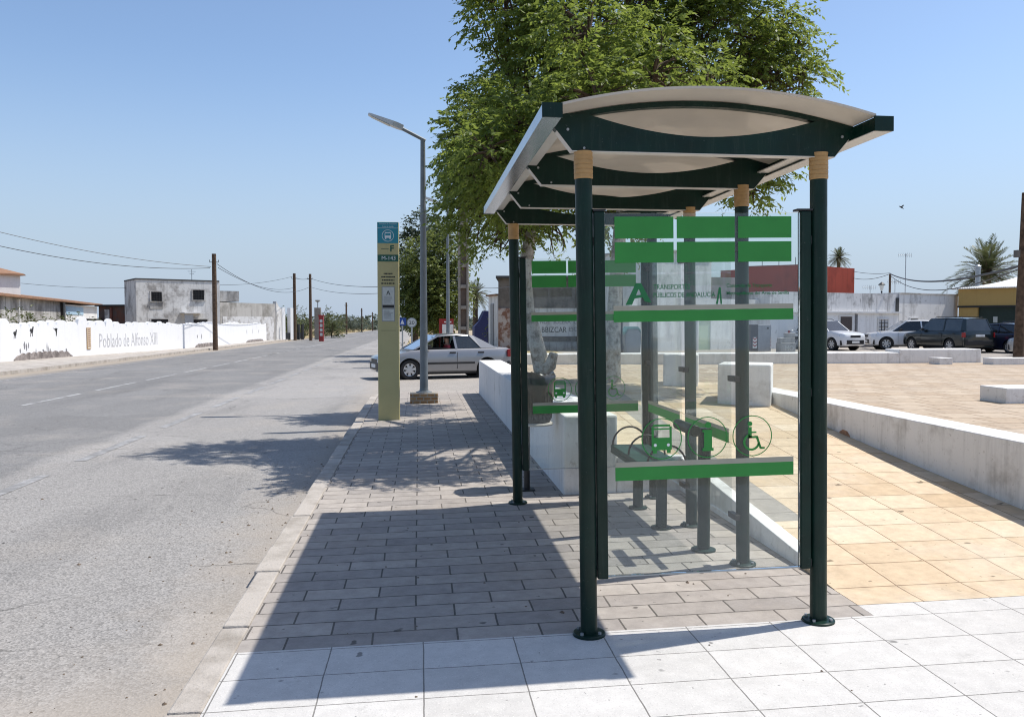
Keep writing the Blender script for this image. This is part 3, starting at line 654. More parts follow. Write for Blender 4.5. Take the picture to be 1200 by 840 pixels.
    text_mesh("Metropolitano del Área de Sevilla", F(.118, 1.700), .33, .028, .001, bold=.008, name="lettering", mat=GREENINK, parent=g)
end_panel(0.0, True); end_panel(3*MOD, False)
for k in (1, 2):                                                  # rear panes
    y0, y1 = k*MOD+.05, (k+1)*MOD-.05
    mb = MB(); mb.box(W2-.063, W2-.053, y0, y1, .30, 2.11); g = mb.build("glass_pane", GLASS2, shel, local=True)
    mb = MB(); mb.box(W2-.0655, W2-.0636, y0+.02, y1-.02, .778, .8455); mb.build("green_stripe", GREENFILM, g, local=True)
    mb = MB(); mb.box(W2-.0655, W2-.0636, y0+.02, y1-.02, .846, .872); mb.build("cream_stripe", CREAMFILM, g, local=True)
for k in (1, 2, 3):
    for z in (.32, 1.2, 2.02):
        mb = MB(); mb.box(W2-.075, W2-.040, k*MOD-.062, k*MOD+.062, z-.018, z+.018); mb.build("glass_clamp", BLACK, shel, local=True, bevel=.003)

# ------------------------------------------------------------------ bench and leaning rest in the shelter
b = thing("bench", "dark green metal bench with hoop armrests inside the bus shelter", "bench", (1.82, 6.5, zp(1.82)))
mb = MB(); mb.box(-.165, .165, -.52, .62, .462, .496); mb.box(-.165, -.150, -.52, .62, .425, .4615); mb.box(.150, .165, -.52, .62, .425, .4615); st = mb.build("seat", plain("bench_green", (.008, .055, .042), .5, 0, .3, 10), b, local=True, bevel=.006)
for y in (-.37, .31):
    mb = MB(); mb.cyl((0, y, 0.010), (0, y, .461), .042, n=20); l = mb.build("leg", GREENLEG, b, local=True, smooth=40)
    mb = MB(); mb.lathe([(.078, 0.0), (.078, .012), (.045, .014)], (0, y, 0), 24); mb.build("base_flange", GREENLEG, l, local=True, smooth=40)
for y in (-.50, .60, .05):
    pts = [(-.15+.15*(1-math.cos(t)), y, .497+.155*math.sin(t)) for t in np.linspace(0, math.pi, 15)]
    mb = MB(); mb.tube(pts, .008, 8); mb.build("armrest_hoop", BLACK, b, local=True, smooth=60)
l = thing("leaning_rest", "short dark green post carrying a padded leaning bar inside the shelter", "leaning rest", (1.929, 5.493, zp(1.929)))
mb = MB(); mb.cyl((0, 0, .01), (0, 0, .84), .0425, n=20); mb.build("post", GREENLEG, l, local=True, smooth=40)
mb = MB(); mb.lathe([(.083, 0.0), (.083, .012), (.045, .015)], (0, 0, 0), 24); mb.build("base_flange", GREENLEG, l, local=True, smooth=40)
mb = MB(); mb.cyl((-.125, -.19, .845), (-.125, .20, .845), .037, n=20); mb.build("leaning_bar", DKGREEN, l, local=True, smooth=40, bevel=.006)
mb = MB(); mb.box(-.125, .0, -.03, .03, .80, .842); mb.build("support_arm", DKGREEN, l, local=True)

# ------------------------------------------------------------------ bus stop totem
t = thing("stop_totem", "tall khaki bus stop slab with teal top panel and timetable posters on the kerb", "bus stop sign", (-.49, 13.74, zp(-.49)), R(-2))
mb = MB(); mb.box(-.172, .172, -.05, .05, -.02, 3.2); mb.build("slab", KHAKI, t, local=True, bevel=.012)
fy2 = lambda u, v, a: (u, -.0505-a, v)
def tp(name, u0, u1, z0, z1, mat, a=.004, par=None):
    mb = MB(); mb.prism([(u0, z0), (u1, z0), (u1, z1), (u0, z1)], fy2, 0.0004, a); return mb.build(name, mat, par or t, local=True)
tp("teal_panel", -.168, .168, 2.86, 3.195, TEAL)
FT = lambda u0, z0, d=.0042: (lambda u, v, a: (u0+u, -.0505-d-a, z0+v))
text_mesh("Consorcio de Transporte", FT(-.14, 3.155), .28, .024, .001, name="lettering", mat=WHITEINK, parent=t)
text_mesh("Área de Sevilla", FT(-.09, 3.118), .18, .024, .001, name="lettering", mat=WHITEINK, parent=t)
tp("thin_line", -.165, .165, 3.098, 3.103, WHITEINK, .0052)
mb = MB(); P = lambda u, v, a: (u, -.0550-a, v)
for i in range(32):
    t0, t1 = 2*math.pi*i/32, 2*math.pi*(i+1)/32
    mb.prism([(.088*math.cos(t0), 2.98+.088*math.sin(t0)), (.095*math.cos(t0), 2.98+.095*math.sin(t0)), (.095*math.cos(t1), 2.98+.095*math.sin(t1)), (.088*math.cos(t1), 2.98+.088*math.sin(t1))], P, 0, .001)
for u0, u1, z0, z1 in ((-.05, .05, 2.945, 2.98), (-.05, -.042, 2.98, 3.02), (.042, .05, 2.98, 3.02), (-.045, .045, 3.02, 3.035), (-.045, -.025, 2.925, 2.945), (.025, .045, 2.925, 2.945)):
    mb.prism([(u0, z0), (u1, z0), (u1, z1), (u0, z1)], P, 0, .001)
mb.build("bus_icon", WHITEINK, t, local=True)
text_mesh("F", FT(.035, 2.725, .0005), None, .105, .001, bold=.035, name="lettering", mat=SIGNGREEN, parent=t)
tp("thin_line", -.11, .01, 2.765, 2.772, SIGNGREEN, .002)
tp("green_bar", -.168, .168, 2.565, 2.675, SIGNGREEN)
text_mesh("M-143", FT(-.10, 2.592), .22, .06, .001, name="lettering", mat=WHITEINK, parent=t)
for k, (u0, u1) in enumerate(((-.07, .07), (-.11, .11), (-.10, .10), (-.11, .11))):
    z = 2.36-.052*k; u = u0
    while u < u1:
        wl_ = random.uniform(.012, .035); tp("printed_line", u, min(u1, u+wl_), z, z+.022, BLACKINK, .0015); u += wl_+.007
tp("poster_case", -.105, .105, 1.60, 2.17, plain("case_grey", (.30, .30, .27), .4), .004)
for (z0, z1) in ((1.88, 2.155), (1.615, 1.80)): tp("poster", -.092, .092, z0, z1, PAPER, .0055)
tp("black_band", -.092, .092, 1.825, 1.862, BLACKINK, .006)
mb = MB(); mb.prism([(-.03, 2.03), (-.018, 2.03), (.004, 2.095), (-.008, 2.095)], P, .0008, .002); mb.prism([(-.006, 2.0955), (.006, 2.0955), (.034, 2.03), (.02, 2.03)], P, .0008, .002); mb.prism([(-.018, 2.05), (.02, 2.05), (.018, 2.058), (-.016, 2.058)], P, .0012, .0025)
mb.build("emblem", BLACKINK, t, local=True)
for k in range(7): tp("printed_line", -.075, random.uniform(.03, .075), 2.00-.016*k, 2.005-.016*k, GREYINK, .0064)
for k in range(8): tp("printed_line", -.075, random.uniform(.0, .075), 1.775-.018*k, 1.78-.018*k, GREYINK, .0064)
tp("thin_line", -.12, .12, 1.452, 1.46, plain("dim_ink", (.22, .2, .1)), .002)

# ------------------------------------------------------------------ street lamps
def street_lamp(name, label, x, y, z, s, plinth):
    o = thing(name, label, "street lamp", (x, y, z), 0, "street lamps with flat heads along the road")
    if plinth:
        mb = MB(); mb.box(-.27, .27, -.2, .2, -.03, .20); mb.build("brick_plinth", BRICKP, o, local=True, bevel=.015)
    mb = MB(); mb.lathe([(.16, .20), (.155, .215), (.09, .235), (.075, .33), (.0, .331)] if plinth else [(.16, .0), (.155, .02), (.09, .035), (.075, .1), (0, .101)], (0, 0, 0), 20); mb.build("base_plate", LAMPGREY, o, local=True, smooth=40)
    H = 5.12*s
    mb = MB(); mb.tube([(0, 0, .22 if plinth else .01), (0, 0, 1.5*s), (0, 0, H)], [.082, .072, .046], 16); mb.build("pole", LAMPGREY, o, local=True, smooth=40)
    A, B = Vector((.05, 0, H-.03)), Vector((-.44, 0, H+.215)); mb = MB(); mb.tube([A, B], .034, 12); mb.build("arm", LAMPGREY, o, local=True, smooth=40)
    d = Vector((-.92, 0, .33)).normalized(); up = Vector((.33, 0, .92)); C0 = B+up*.01
    def hp(a, w_, h): return tuple(C0+d*a+Vector((0, w_, 0))+up*h)
    mb = MB()
    st_ = [(-.06, .05, -.045, .05), (.05, .075, -.05, .055), (.14, .095, -.045, .05), (.60, .085, -.012, .03), (.64, .07, -.008, .025)]
    for s0, s1 in zip(st_[:-1], st_[1:]):
        mb.hexa([hp(s0[0], -s0[1], s0[2]), hp(s1[0], -s1[1], s1[2]), hp(s1[0], s1[1], s1[2]), hp(s0[0], s0[1], s0[2])], [hp(s0[0], -s0[1], s0[3]), hp(s1[0], -s1[1], s1[3]), hp(s1[0], s1[1], s1[3]), hp(s0[0], s0[1], s0[3])])
    hd = mb.build("lamp_head", LEDHEAD, o, local=True)
    mb = MB(); mb.hexa([hp(.20, -.085, -.052), hp(.58, -.075, -.022), hp(.58, .075, -.022), hp(.20, .085, -.052)], [hp(.20, -.085, -.046), hp(.58, -.075, -.016), hp(.58, .075, -.016), hp(.20, .085, -.046)]); mb.build("lens", PAPER, hd, local=True)
street_lamp("street_lamp", "tall grey street lamp on a small brick plinth behind the khaki stop slab", .09, 16.5, zp(0), 1, True)
street_lamp("street_lamp", "far street lamp whose flat head pokes out left of the round green tree", float(X(525, 33)), 33, zg(1, 33), 1.22, False)

# ------------------------------------------------------------------ litter bin
o = thing("litter_bin", "dark post-mounted litter bin with a black bag spilling over its rim", "litter bin", (1.02, 7.72, zp(1)))
mb = MB(); mb.cyl((-.02, .02, .01), (-.02, .02, 1.06), .028, n=14); mb.build("post", BLACK, o, local=True, smooth=40)
mb = MB(); mb.box(-.09, .05, -.05, .09, 0, .012); mb.build("base_plate", BLACK, o, local=True)
cx, cy = .06, .14
mb = MB(); mb.lathe([(.150, .62), (.168, .66), (.185, 1.0), (.190, 1.045), (.178, 1.045), (.155, .66)], (cx, cy, 0), 28); bb = mb.build("bin_body", BIN, o, local=True, smooth=35)
mb = MB()
for k in range(28):
    a = 2*math.pi*k/28; mb.tube([(cx+.170*math.cos(a), cy+.170*math.sin(a), .665), (cx+.1885*math.cos(a), cy+.1885*math.sin(a), 1.04)], .005, 5)
mb.build("body_slats", BIN, bb, local=True)
mb = MB(); mb.lathe([(.12, .60), (.178, .60), (.184, .613), (.178, .626), (.12, .626)], (cx, cy, 0), 28); mb.build("bottom_rim", plain("pale_rim", (.45, .43, .40), .7), o, local=True, smooth=40)
mb = MB(); n, rows = 40, 9; prof = [(.1935, .90), (.197, .96), (.198, 1.02), (.200, 1.06), (.192, 1.085), (.170, 1.085), (.13, 1.06), (.07, 1.045), (.01, 1.04)]
vs = []
for i, (r, z) in enumerate(prof):
    for j in range(n):
        a = 2*math.pi*j/n; k = .010*math.sin(7*a+i*1.3)+.008*math.sin(13*a-i*2.1)+random.uniform(-.006, .006)
        zz = z+(.025*math.sin(3*a+1)+random.uniform(-.008, .008) if i < 5 else random.uniform(-.012, .012))
        if i == 0: zz += .05*math.sin(5*a)
        vs.append((cx+(r+max(-.002, k))*math.cos(a), cy+(r+max(-.002, k))*math.sin(a), zz))
mb.add(vs, [(i*n+j, i*n+(j+1) % n, (i+1)*n+(j+1) % n, (i+1)*n+j) for i in range(rows-1) for j in range(n)]+[tuple(range((rows-1)*n, rows*n))])
mb.build("bin_bag", BAG, o, local=True, smooth=70)
# ------------------------------------------------------------------ cars (front of the car towards +x, wheels on z = 0)
def eval_mesh(o):
    dg = bpy.context.evaluated_depsgraph_get(); dg.update(); return bpy.data.meshes.new_from_object(o.evaluated_get(dg))
def car(name, label, loc, rz, L, W, H, paint, wb, wr, belt, nose, hoodz, glassb, glasst, roofe, tailb, tailz, ride=.19, front_over=None, trim=BLACK, glass=CARGLASS,
        rails=False, open_front=False, group=None, box_arch=False, bumper=None, bstrip=True, rim=CHROME, hatch=True):
    """lengths in metres measured from the front bumper backwards: glassb/glasst windscreen foot and head, roofe end of roof, tailb foot of the rear window"""
    o = thing(name, label, "car", loc, rz, group)
    hw = W/2; fx = L/2; fo = front_over or .85
    X_ = lambda d: fx-d
    # lower body
    # stations: d, z bottom, z top, halfwidth
    S = [(0.0, ride+.10, nose-.10, hw*.70), (.06, ride+.03, nose-.03, hw*.84), (.22, ride, nose+.02, hw*.93), (.55, ride, nose+(hoodz-nose)*.45, hw*.985),
         (glassb-.12, ride, hoodz, hw), (glassb+.12, ride, belt-.015, hw), (glasst+.15, ride, belt, hw), ((glasst+roofe)/2, ride, belt+.01, hw),
         (tailb-.45, ride, belt+.02, hw), (tailb, ride, belt+.02, hw*.985), (L-.22, ride+.02, tailz, hw*.95), (L-.06, ride+.06, tailz-.05, hw*.88), (L, ride+.14, tailz-.14, hw*.78)]
    S = sorted(S)
    vs = []; n = 14
    for d, zb, zt, w_ in S:
        h = zt-zb
        half = [(0, zb), (w_*.86, zb), (w_*.965, zb+.05*h+.02), (w_*1.0, zb+h*.38), (w_*.995, zb+h*.62), (w_*.97, zt-h*.13), (w_*.90, zt-.012), (0, zt+.012)]
        ring = half+[(-y, z) for y, z in reversed(half[1:-1])]
        n = len(ring); vs += [(X_(d), y, z) for y, z in ring]
    fs = [(i*n+j, i*n+(j+1) % n, (i+1)*n+(j+1) % n, (i+1)*n+j) for i in range(len(S)-1) for j in range(n)]+[tuple(range(n)), tuple(range((len(S)-1)*n, len(S)*n))]
    mb = MB(); mb.add(vs, fs); body = mb.build("body", paint, o, local=True)
    cut = MB()
    for d in (fo, fo+wb):
        cut.cyl((X_(d), -hw-.2, wr), (X_(d), -hw+.24, wr), wr+.055, n=32); cut.cyl((X_(d), hw-.24, wr), (X_(d), hw+.2, wr), wr+.055, n=32)
    co = cut.build("cutter", DARK, None)
    mod = body.modifiers.new("b", 'BOOLEAN'); mod.object = co; mod.operation = 'DIFFERENCE'; mod.solver = 'EXACT'
    co.location = o.location; co.rotation_euler = o.rotation_euler; bpy.context.view_layer.update()
    me = eval_mesh(body); body.modifiers.clear(); body.data = me; me.name = "body"
    me.polygons.foreach_set("use_smooth", [True]*len(me.polygons)); me.set_sharp_from_angle(angle=R(32))
    bpy.data.objects.remove(co)
    if len(me.materials) > 1: pass
    # dark wheel wells, sills and underbody
    mb = MB()
    for d in (fo, fo+wb):
        for s in (-1, 1): mb.cyl((X_(d), s*(hw-.235), wr), (X_(d), s*(hw-.225), wr), wr+.05, n=28)
    mb.box(X_(L-.5), X_(.5), -hw*.8, hw*.8, ride-.05, ride+.02); mb.build("wheel_wells", DARK, body, local=True)
    for d in (fo, fo+wb):
        for s in (-1, 1):
            yo, yi = s*(hw-.02), s*(hw-.215)
            mb = MB(); ym = (yo+yi)/2
            prof = [(wr*.62, yi), (wr*.95, yi), (wr, yi+(yo-yi)*.15), (wr, yi+(yo-yi)*.85), (wr*.94, yo), (wr*.66, yo), (wr*.64, yo-s*.03)]
            m = 28; vs = [(X_(d)+r*math.cos(2*math.pi*j/m), y, wr+r*math.sin(2*math.pi*j/m)) for r, y in prof for j in range(m)]
            mb.add(vs, [(i*m+j, i*m+(j+1) % m, (i+1)*m+(j+1) % m, (i+1)*m+j) for i in range(len(prof)-1) for j in range(m)])
            wh = mb.build("wheel", RUBBER, o, local=True, smooth=40)
            mb = MB(); yr_ = yo-s*.018; mb.cyl((X_(d), yr_-s*.05, wr), (X_(d), yr_-s*.045, wr), wr*.645, n=28, m=1)
            k_ = 7
            for k in range(k_):
                a = 2*math.pi*k/k_+.3; ca, sa = math.cos(a), math.sin(a); w_ = .045
                def rp_(r, t, y): return (X_(d)+r*ca-t*sa, y, wr+r*sa+t*ca)
                mb.hexa([rp_(.03, -w_*.7, yr_-s*.02), rp_(wr*.62, -w_, yr_-s*.02), rp_(wr*.62, w_, yr_-s*.02), rp_(.03, w_*.7, yr_-s*.02)], [rp_(.03, -w_*.7, yr_), rp_(wr*.62, -w_, yr_-s*.004), rp_(wr*.62, w_, yr_-s*.004), rp_(.03, w_*.7, yr_)])
            mb.cyl((X_(d), yr_-s*.03, wr), (X_(d), yr_+s*.006, wr), .062, n=16)
            pr = [(wr*.60, yr_-s*.03), (wr*.60, yr_), (wr*.655, yr_+s*.004), (wr*.655, yr_-s*.03)]
            vs = [(X_(d)+r*math.cos(2*math.pi*j/m), y, wr+r*math.sin(2*math.pi*j/m)) for r, y in pr for j in range(m)]
            mb.add(vs, [(i*m+j, i*m+(j+1) % m, (i+1)*m+(j+1) % m, (i+1)*m+j) for i in range(len(pr)-1) for j in range(m)])
            mb.build("rim", [rim, DARK], wh, local=True, smooth=40)
    # greenhouse
    zr_ = H-.03; rw = hw*.70; bw = hw*.905; zb = belt+.005
    A0, A1 = (glassb, bw*.97, belt-.01), (glasst, rw*.97, zr_-.03)
    D0, D1 = (tailb, bw*.95, belt+.02), (roofe, rw*.97, zr_-.035)
    dm = glasst+(roofe-glasst)*.44
    B0, B1 = (dm+.04, bw, belt+.01), (dm, rw, zr_-.012)
    c0 = min(tailb-.30, roofe+.25) if hatch else tailb-.3
    C0, C1 = (c0, bw, belt+.02), (roofe-.12, rw, zr_-.02)
    mb = MB(); rs = []
    for d, w_, z in ((glasst-.05, rw*.95, zr_-.045), (glasst+.15, rw, zr_-.01), ((glasst+roofe)/2, rw*1.01, zr_+.012), (roofe-.25, rw, zr_-.005), (roofe+.04, rw*.95, zr_-.045)):
        rs += [(X_(d), y*w_, z+c) for y, c in ((-1.03, -.035), (-.98, .0), (-.6, .022), (0, .03), (.6, .022), (.98, .0), (1.03, -.035))]+[(X_(d), y*w_, z-.04) for y in (.9, -.9)]
    m = 9; mb.add(rs, [(i*m+j, i*m+(j+1) % m, (i+1)*m+(j+1) % m, (i+1)*m+j) for i in range(4) for j in range(m)]+[tuple(range(m)), tuple(range(4*m, 5*m))])
    roof = mb.build("roof", paint, o, local=True, smooth=40)
    def pillar(P, Q, s, wd, th=.05):
        mb = MB()
        p0 = Vector((X_(P[0]), s*P[1], P[2])); p1 = Vector((X_(Q[0]), s*Q[1], Q[2])); dx = Vector((wd/2, 0, 0)); dy = Vector((0, -s*th, 0))
        mb.hexa([p0-dx, p0+dx, p0+dx+dy, p0-dx+dy], [p1-dx, p1+dx, p1+dx+dy, p1-dx+dy]); mb.build("pillar", paint, roof, local=True)
    for s in (-1, 1):
        pillar(A0, A1, s, .085); pillar(B0, B1, s, .075, .035)
        # the broad rear quarter panel
        p = [C0, (D0[0]+.02, D0[1], D0[2]), (D1[0]+.05, D1[1], D1[2]), C1]
        o_ = [Vector((X_(a), s*b_, c)) for a, b_, c in p]; i_ = [v+Vector((0, -s*.05, 0)) for v in o_]
        mb = MB(); mb.hexa(o_, i_); mb.build("quarter_panel", paint, roof, local=True)
    def pane(nm, pts, th=.012):
        mb = MB(); v = [Vector(p) for p in pts]; nrm = (v[1]-v[0]).cross(v[3]-v[0]).normalized()*th
        mb.hexa(v, [p-nrm for p in v]); return mb.build(nm, glass, o, local=True)
    pane("windscreen", [(X_(A0[0]+.01), -A0[1]+.02, A0[2]), (X_(A0[0]+.01), A0[1]-.02, A0[2]), (X_(A1[0]-.02), A1[1]-.02, A1[2]+.02), (X_(A1[0]-.02), -A1[1]+.02, A1[2]+.02)])
    pane("rear_window", [(X_(D0[0]-.0), D0[1]-.05, D0[2]), (X_(D0[0]-.0), -D0[1]+.05, D0[2]), (X_(D1[0]+.03), -D1[1]+.05, D1[2]), (X_(D1[0]+.03), D1[1]-.05, D1[2])])
    for s in (-1, 1):
        e = -.018
        if not (open_front and s == open_front):
            pane("side_window", [(X_(A0[0]+.05), s*(bw+e), belt), (X_(B0[0]-.03), s*(bw+e), belt+.01), (X_(B1[0]-.03), s*(rw+e), zr_-.02), (X_(A1[0]+.04), s*(rw+e), zr_-.03)])
        pane("side_window", [(X_(B0[0]+.04), s*(bw+e), belt+.01), (X_(C0[0]), s*(bw+e), belt+.015), (X_(C1[0]), s*(rw+e), zr_-.025), (X_(B1[0]+.04), s*(rw+e), zr_-.02)])
    # interior tray, dashboard and seats
    mb = MB(); mb.box(X_(tailb-.15), X_(glassb+.2), -bw*.9, bw*.9, belt-.01, belt+.022)
    for d in (glasst+.55, glasst+1.45):
        for s in (-.36, .36): mb.hexa([(X_(d), s-.2, belt), (X_(d)+.1, s-.2, belt), (X_(d)+.1, s+.2, belt), (X_(d), s+.2, belt)], [(X_(d)-.08, s-.15, belt+.27), (X_(d), s-.15, belt+.27), (X_(d), s+.15, belt+.27), (X_(d)-.08, s+.15, belt+.27)])
    mb.build("interior", DARK, o, local=True)
    # bumpers, lights, handles, mirrors, plates, seams
    bp = bumper or trim
    mb = MB(); mb.hexa([(X_(-.015), -hw*.66, ride+.10), (X_(.24), -hw*.975, ride+.04), (X_(.24), hw*.975, ride+.04), (X_(-.015), hw*.66, ride+.10)], [(X_(-.02), -hw*.67, ride+.34), (X_(.24), -hw*.99, ride+.32), (X_(.24), hw*.99, ride+.32), (X_(-.02), hw*.67, ride+.34)])
    mb.build("bumper", bp, o, local=True, bevel=.03)
    mb = MB(); mb.hexa([(X_(L-.2), -hw*.97, ride+.05), (X_(L+.02), -hw*.80, ride+.10), (X_(L+.02), hw*.80, ride+.10), (X_(L-.2), hw*.97, ride+.05)], [(X_(L-.2), -hw*.985, ride+.33), (X_(L+.03), -hw*.81, ride+.35), (X_(L+.03), hw*.81, ride+.35), (X_(L-.2), hw*.985, ride+.33)])
    mb.build("bumper", bp, o, local=True, bevel=.03)
    for s in (-1, 1):
        mb = MB(); mb.hexa([(X_(.005), s*hw*.42, nose-.20), (X_(.30), s*hw*.962, nose-.16), (X_(.34), s*hw*.90, nose-.16), (X_(.08), s*hw*.42, nose-.20)], [(X_(.03), s*hw*.42, nose-.06), (X_(.34), s*hw*.955, nose-.02), (X_(.38), s*hw*.88, nose-.01), (X_(.1), s*hw*.42, nose-.05)])
        mb.build("headlight", CLEARLENS, o, local=True, bevel=.01)
        mb = MB(); mb.box(X_(L-.02), X_(L-.20), s*hw*.955-.045, s*hw*.955+.012*s+.03, tailz-.30, tailz-.06); mb.build("tail_light", REDLENS, o, local=True, bevel=.012)
        mb = MB(); mb.hexa([(X_(glassb+.34), s*(bw+.02), belt+.02), (X_(glassb+.50), s*(bw+.02), belt+.02), (X_(glassb+.50), s*(bw+.17), belt+.03), (X_(glassb+.38), s*(bw+.17), belt+.03)], [(X_(glassb+.36), s*(bw+.03), belt+.12), (X_(glassb+.50), s*(bw+.03), belt+.13), (X_(glassb+.50), s*(bw+.18), belt+.13), (X_(glassb+.40), s*(bw+.18), belt+.12)])
        mb.build("mirror", trim, o, local=True, bevel=.012)
        for d in (B0[0]-.14, min(C0[0]-.02, B0[0]+.82)):
            mb = MB(); mb.box(X_(d+.10), X_(d-.10), s*(hw*.985)-.012, s*(hw*.985)+.014, belt-.135, belt-.09); mb.build("door_handle", trim, o, local=True, bevel=.008)
        mb = MB()
        for d in (glassb+.30, B0[0]+.01): mb.box(X_(d+.004), X_(d-.004), s*hw-.01, s*hw+.0025, ride+.12, belt-.10)
        if B0[0]+.95 < fo+wb-.2: mb.box(X_(B0[0]+.954), X_(B0[0]+.946), s*hw-.01, s*hw+.0025, ride+.30, belt-.10)
        mb.build("door_seam", DARK, body, local=True)
        if bstrip:
            mb = MB(); mb.box(X_(fo+wb-wr-.12), X_(fo+wr+.12), s*hw-.02, s*hw+.014, ride+.27, ride+.335); mb.build("side_strip", trim, o, local=True, bevel=.01)
        if rails:
            mb = MB(); mb.tube([(X_(glasst+.25), s*rw*.92, zr_+.02), (X_(glasst+.35), s*rw*.92, zr_+.07), (X_(roofe-.35), s*rw*.92, zr_+.07), (X_(roofe-.2), s*rw*.92, zr_+.02)], .016, 8); mb.build("roof_rail", BLACK, o, local=True)
    mb = MB(); mb.box(X_(.02), X_(-.012), -hw*.40, hw*.40, nose-.22, nose-.09); mb.build("grille", trim, o, local=True, bevel=.008)
    mb = MB(); mb.box(X_(-.012), X_(-.034), -.26, .26, ride+.17, ride+.28); mb.build("number_plate", WHITEP, o, local=True)
    mb = MB(); mb.box(X_(L+.028), X_(L-.05), -.26, .26, tailz-.27, tailz-.16); mb.build("number_plate", WHITEP, o, local=True)
    return o
def ground_at(px, y): x = float(at(px, 400, y)[0]); return x, y, zg(x, y)

SILVER = carpaint("silver_car_paint", (.27, .27, .275), .5, .3)
YC = 26.2; a = R(16); cx0 = float(at(525, 440, YC)[0]); hd = (-math.cos(a), -math.sin(a)); far = (-math.sin(a)*.85, math.cos(a)*.85)
car("hatchback_car", "silver five door hatchback with its driver's window open, crossing at the side street", (cx0+far[0]+.04, YC+far[1], zg(cx0, YC)+.004), math.pi+a, 4.36, 1.70, 1.405, SILVER, 2.54, .305,
    .93, .72, .90, 1.08, 1.92, 3.02, 3.80, .96, front_over=.92, open_front=1, glass=glass_mat("side_street_car_glass", (.32, .38, .38), .10, .03))
# the driver: one continuous skinned body, seated, right hand on the wheel
def person(name, label, loc, rz, joints, bones, radii, waist, hairz):
    me = bpy.data.meshes.new(name); me.from_pydata(joints, bones, []); o = bpy.data.objects.new(name, me); COL.objects.link(o)
    sk = o.modifiers.new("skin", 'SKIN'); sk.use_smooth_shade = True
    for v, r in zip(me.skin_vertices[0].data, radii): v.radius = (r, r) if not hasattr(r, "__len__") else r
    me.skin_vertices[0].data[0].use_root = True
    sb = o.modifiers.new("sub", 'SUBSURF'); sb.levels = 2; sb.render_levels = 2
    bpy.context.view_layer.update(); m2 = eval_mesh(o); o.modifiers.clear(); o.data = m2; m2.name = name
    m2.materials.clear(); m2.materials.append(SKIN); m2.materials.append(SHIRT)
    for p in m2.polygons: p.material_index = 1 if waist(p.center) else 0; p.use_smooth = True
    o.location = loc; o.rotation_euler = (0, 0, rz); return tag(o, label, "person")
bpy.context.view_layer.update()
J = [(0, 0, .02), (.02, 0, .22), (.03, 0, .42), (.03, 0, .50), (.055, 0, .60), (.05, 0, .70),
     (.03, .19, .40), (.10, .27, .18), (.34, .20, .22), (.42, .16, .26),
     (.03, -.19, .40), (.12, -.26, .18), (.34, -.18, .22), (.42, -.12, .26)]
E_ = [(0, 1), (1, 2), (2, 3), (3, 4), (4, 5), (2, 6), (6, 7), (7, 8), (8, 9), (2, 10), (10, 11), (11, 12), (12, 13)]
RD = [(.15, .11), (.15, .11), (.13, .10), .055, .088, .075, .062, .048, .036, .042, .062, .048, .036, .042]
dl = (-.13, .36)                                                  # car-local seat of the driver (front is +x, left side is +y)
th = math.pi+a; oc = bpy.data.objects["hatchback_car"].location
def loc_car(x, y, z): return (oc.x+x*math.cos(th)-y*math.sin(th), oc.y+x*math.sin(th)+y*math.cos(th), oc.z+z)
drv = person("person", "driver with dark hair and red shirt seated at the silver car's open window", loc_car(-.12, .36, .60), th, J, E_, RD, lambda c: c.z < .45 and not (abs(c.y) > .08 and c.x > .18), .6)
mb = MB(); hv = []
rows, nn = 7, 16
for i in range(rows):
    ph = math.pi/2*(1-i/(rows-1)*1.15)
    for j in range(nn):
        t_ = 2*math.pi*j/nn; r = .104*math.cos(ph); front = max(0, math.cos(t_))
        hv.append((.04+r*math.cos(t_)*(1.0 if i < 4 else 1-.25*front), r*.92*math.sin(t_), .665+.112*math.sin(ph)+(.03*front if i > 4 else 0)))
mb.add(hv, [(i*nn+j, i*nn+(j+1) % nn, (i+1)*nn+(j+1) % nn, (i+1)*nn+j) for i in range(rows-1) for j in range(nn)])
mb.build("hair", HAIR, drv, local=True, smooth=80)
mb = MB()
for s in (-1, 1): mb.lathe([(.001, -.01), (.009, -.005), (.010, .003), (.001, .009)], (.138, s*.032, .655), 8)
mb.hexa([(.13, -.014, .62), (.16, -.012, .622), (.16, .012, .622), (.13, .014, .62)], [(.13, -.008, .665), (.138, -.006, .665), (.138, .006, .665), (.13, .008, .665)])
mb.build("face", SKIN, drv, local=True)
mb = MB(); c0 = Vector((.62, .36, .98))
pts = [(c0.x+.06*math.sin(t_)*.5+.05, c0.y+.17*math.cos(t_), c0.z+.17*math.sin(t_)) for t_ in np.linspace(0, 2*math.pi, 25)]
mb.tube(pts, .014, 8); mb.build("steering_wheel", BLACK, bpy.data.objects["hatchback_car"], local=True, smooth=60)

CG = "cars parked along the far street"
x, y, z = ground_at(968, 45.0)
WP = carpaint("white_car_paint", (.72, .72, .72), 0, .3); GP = carpaint("dark_green_car_paint", (.010, .017, .016), .3, .28)
BP = carpaint("dark_blue_car_paint", (.010, .014, .04), .3, .28); GYP = carpaint("grey_car_paint", (.36, .36, .35), .4, .32); BKP = carpaint("black_car_paint", (.012, .012, .014), .3, .3)
kw = dict(glass=CARGLASS, group=CG)
car("compact_suv", "white compact suv facing us, parked just right of the shelter's front column", (x, y, z), R(-73), 4.3, 1.8, 1.66, WP, 2.67, .34, 1.02, .92, 1.07, 1.15, 1.95, 3.5, 3.95, 1.1, ride=.24, rails=True, bstrip=False, **kw)
x, y, z = ground_at(1064, 44.5)
car("compact_suv", "white suv with black side windows, half hidden behind the dark green estate", (x, y, z), R(163), 4.4, 1.82, 1.66, WP, 2.65, .35, 1.05, .92, 1.06, 1.15, 1.95, 3.6, 4.05, 1.1, ride=.24, bstrip=False, **kw)
x, y, z = ground_at(1108, 41.0)
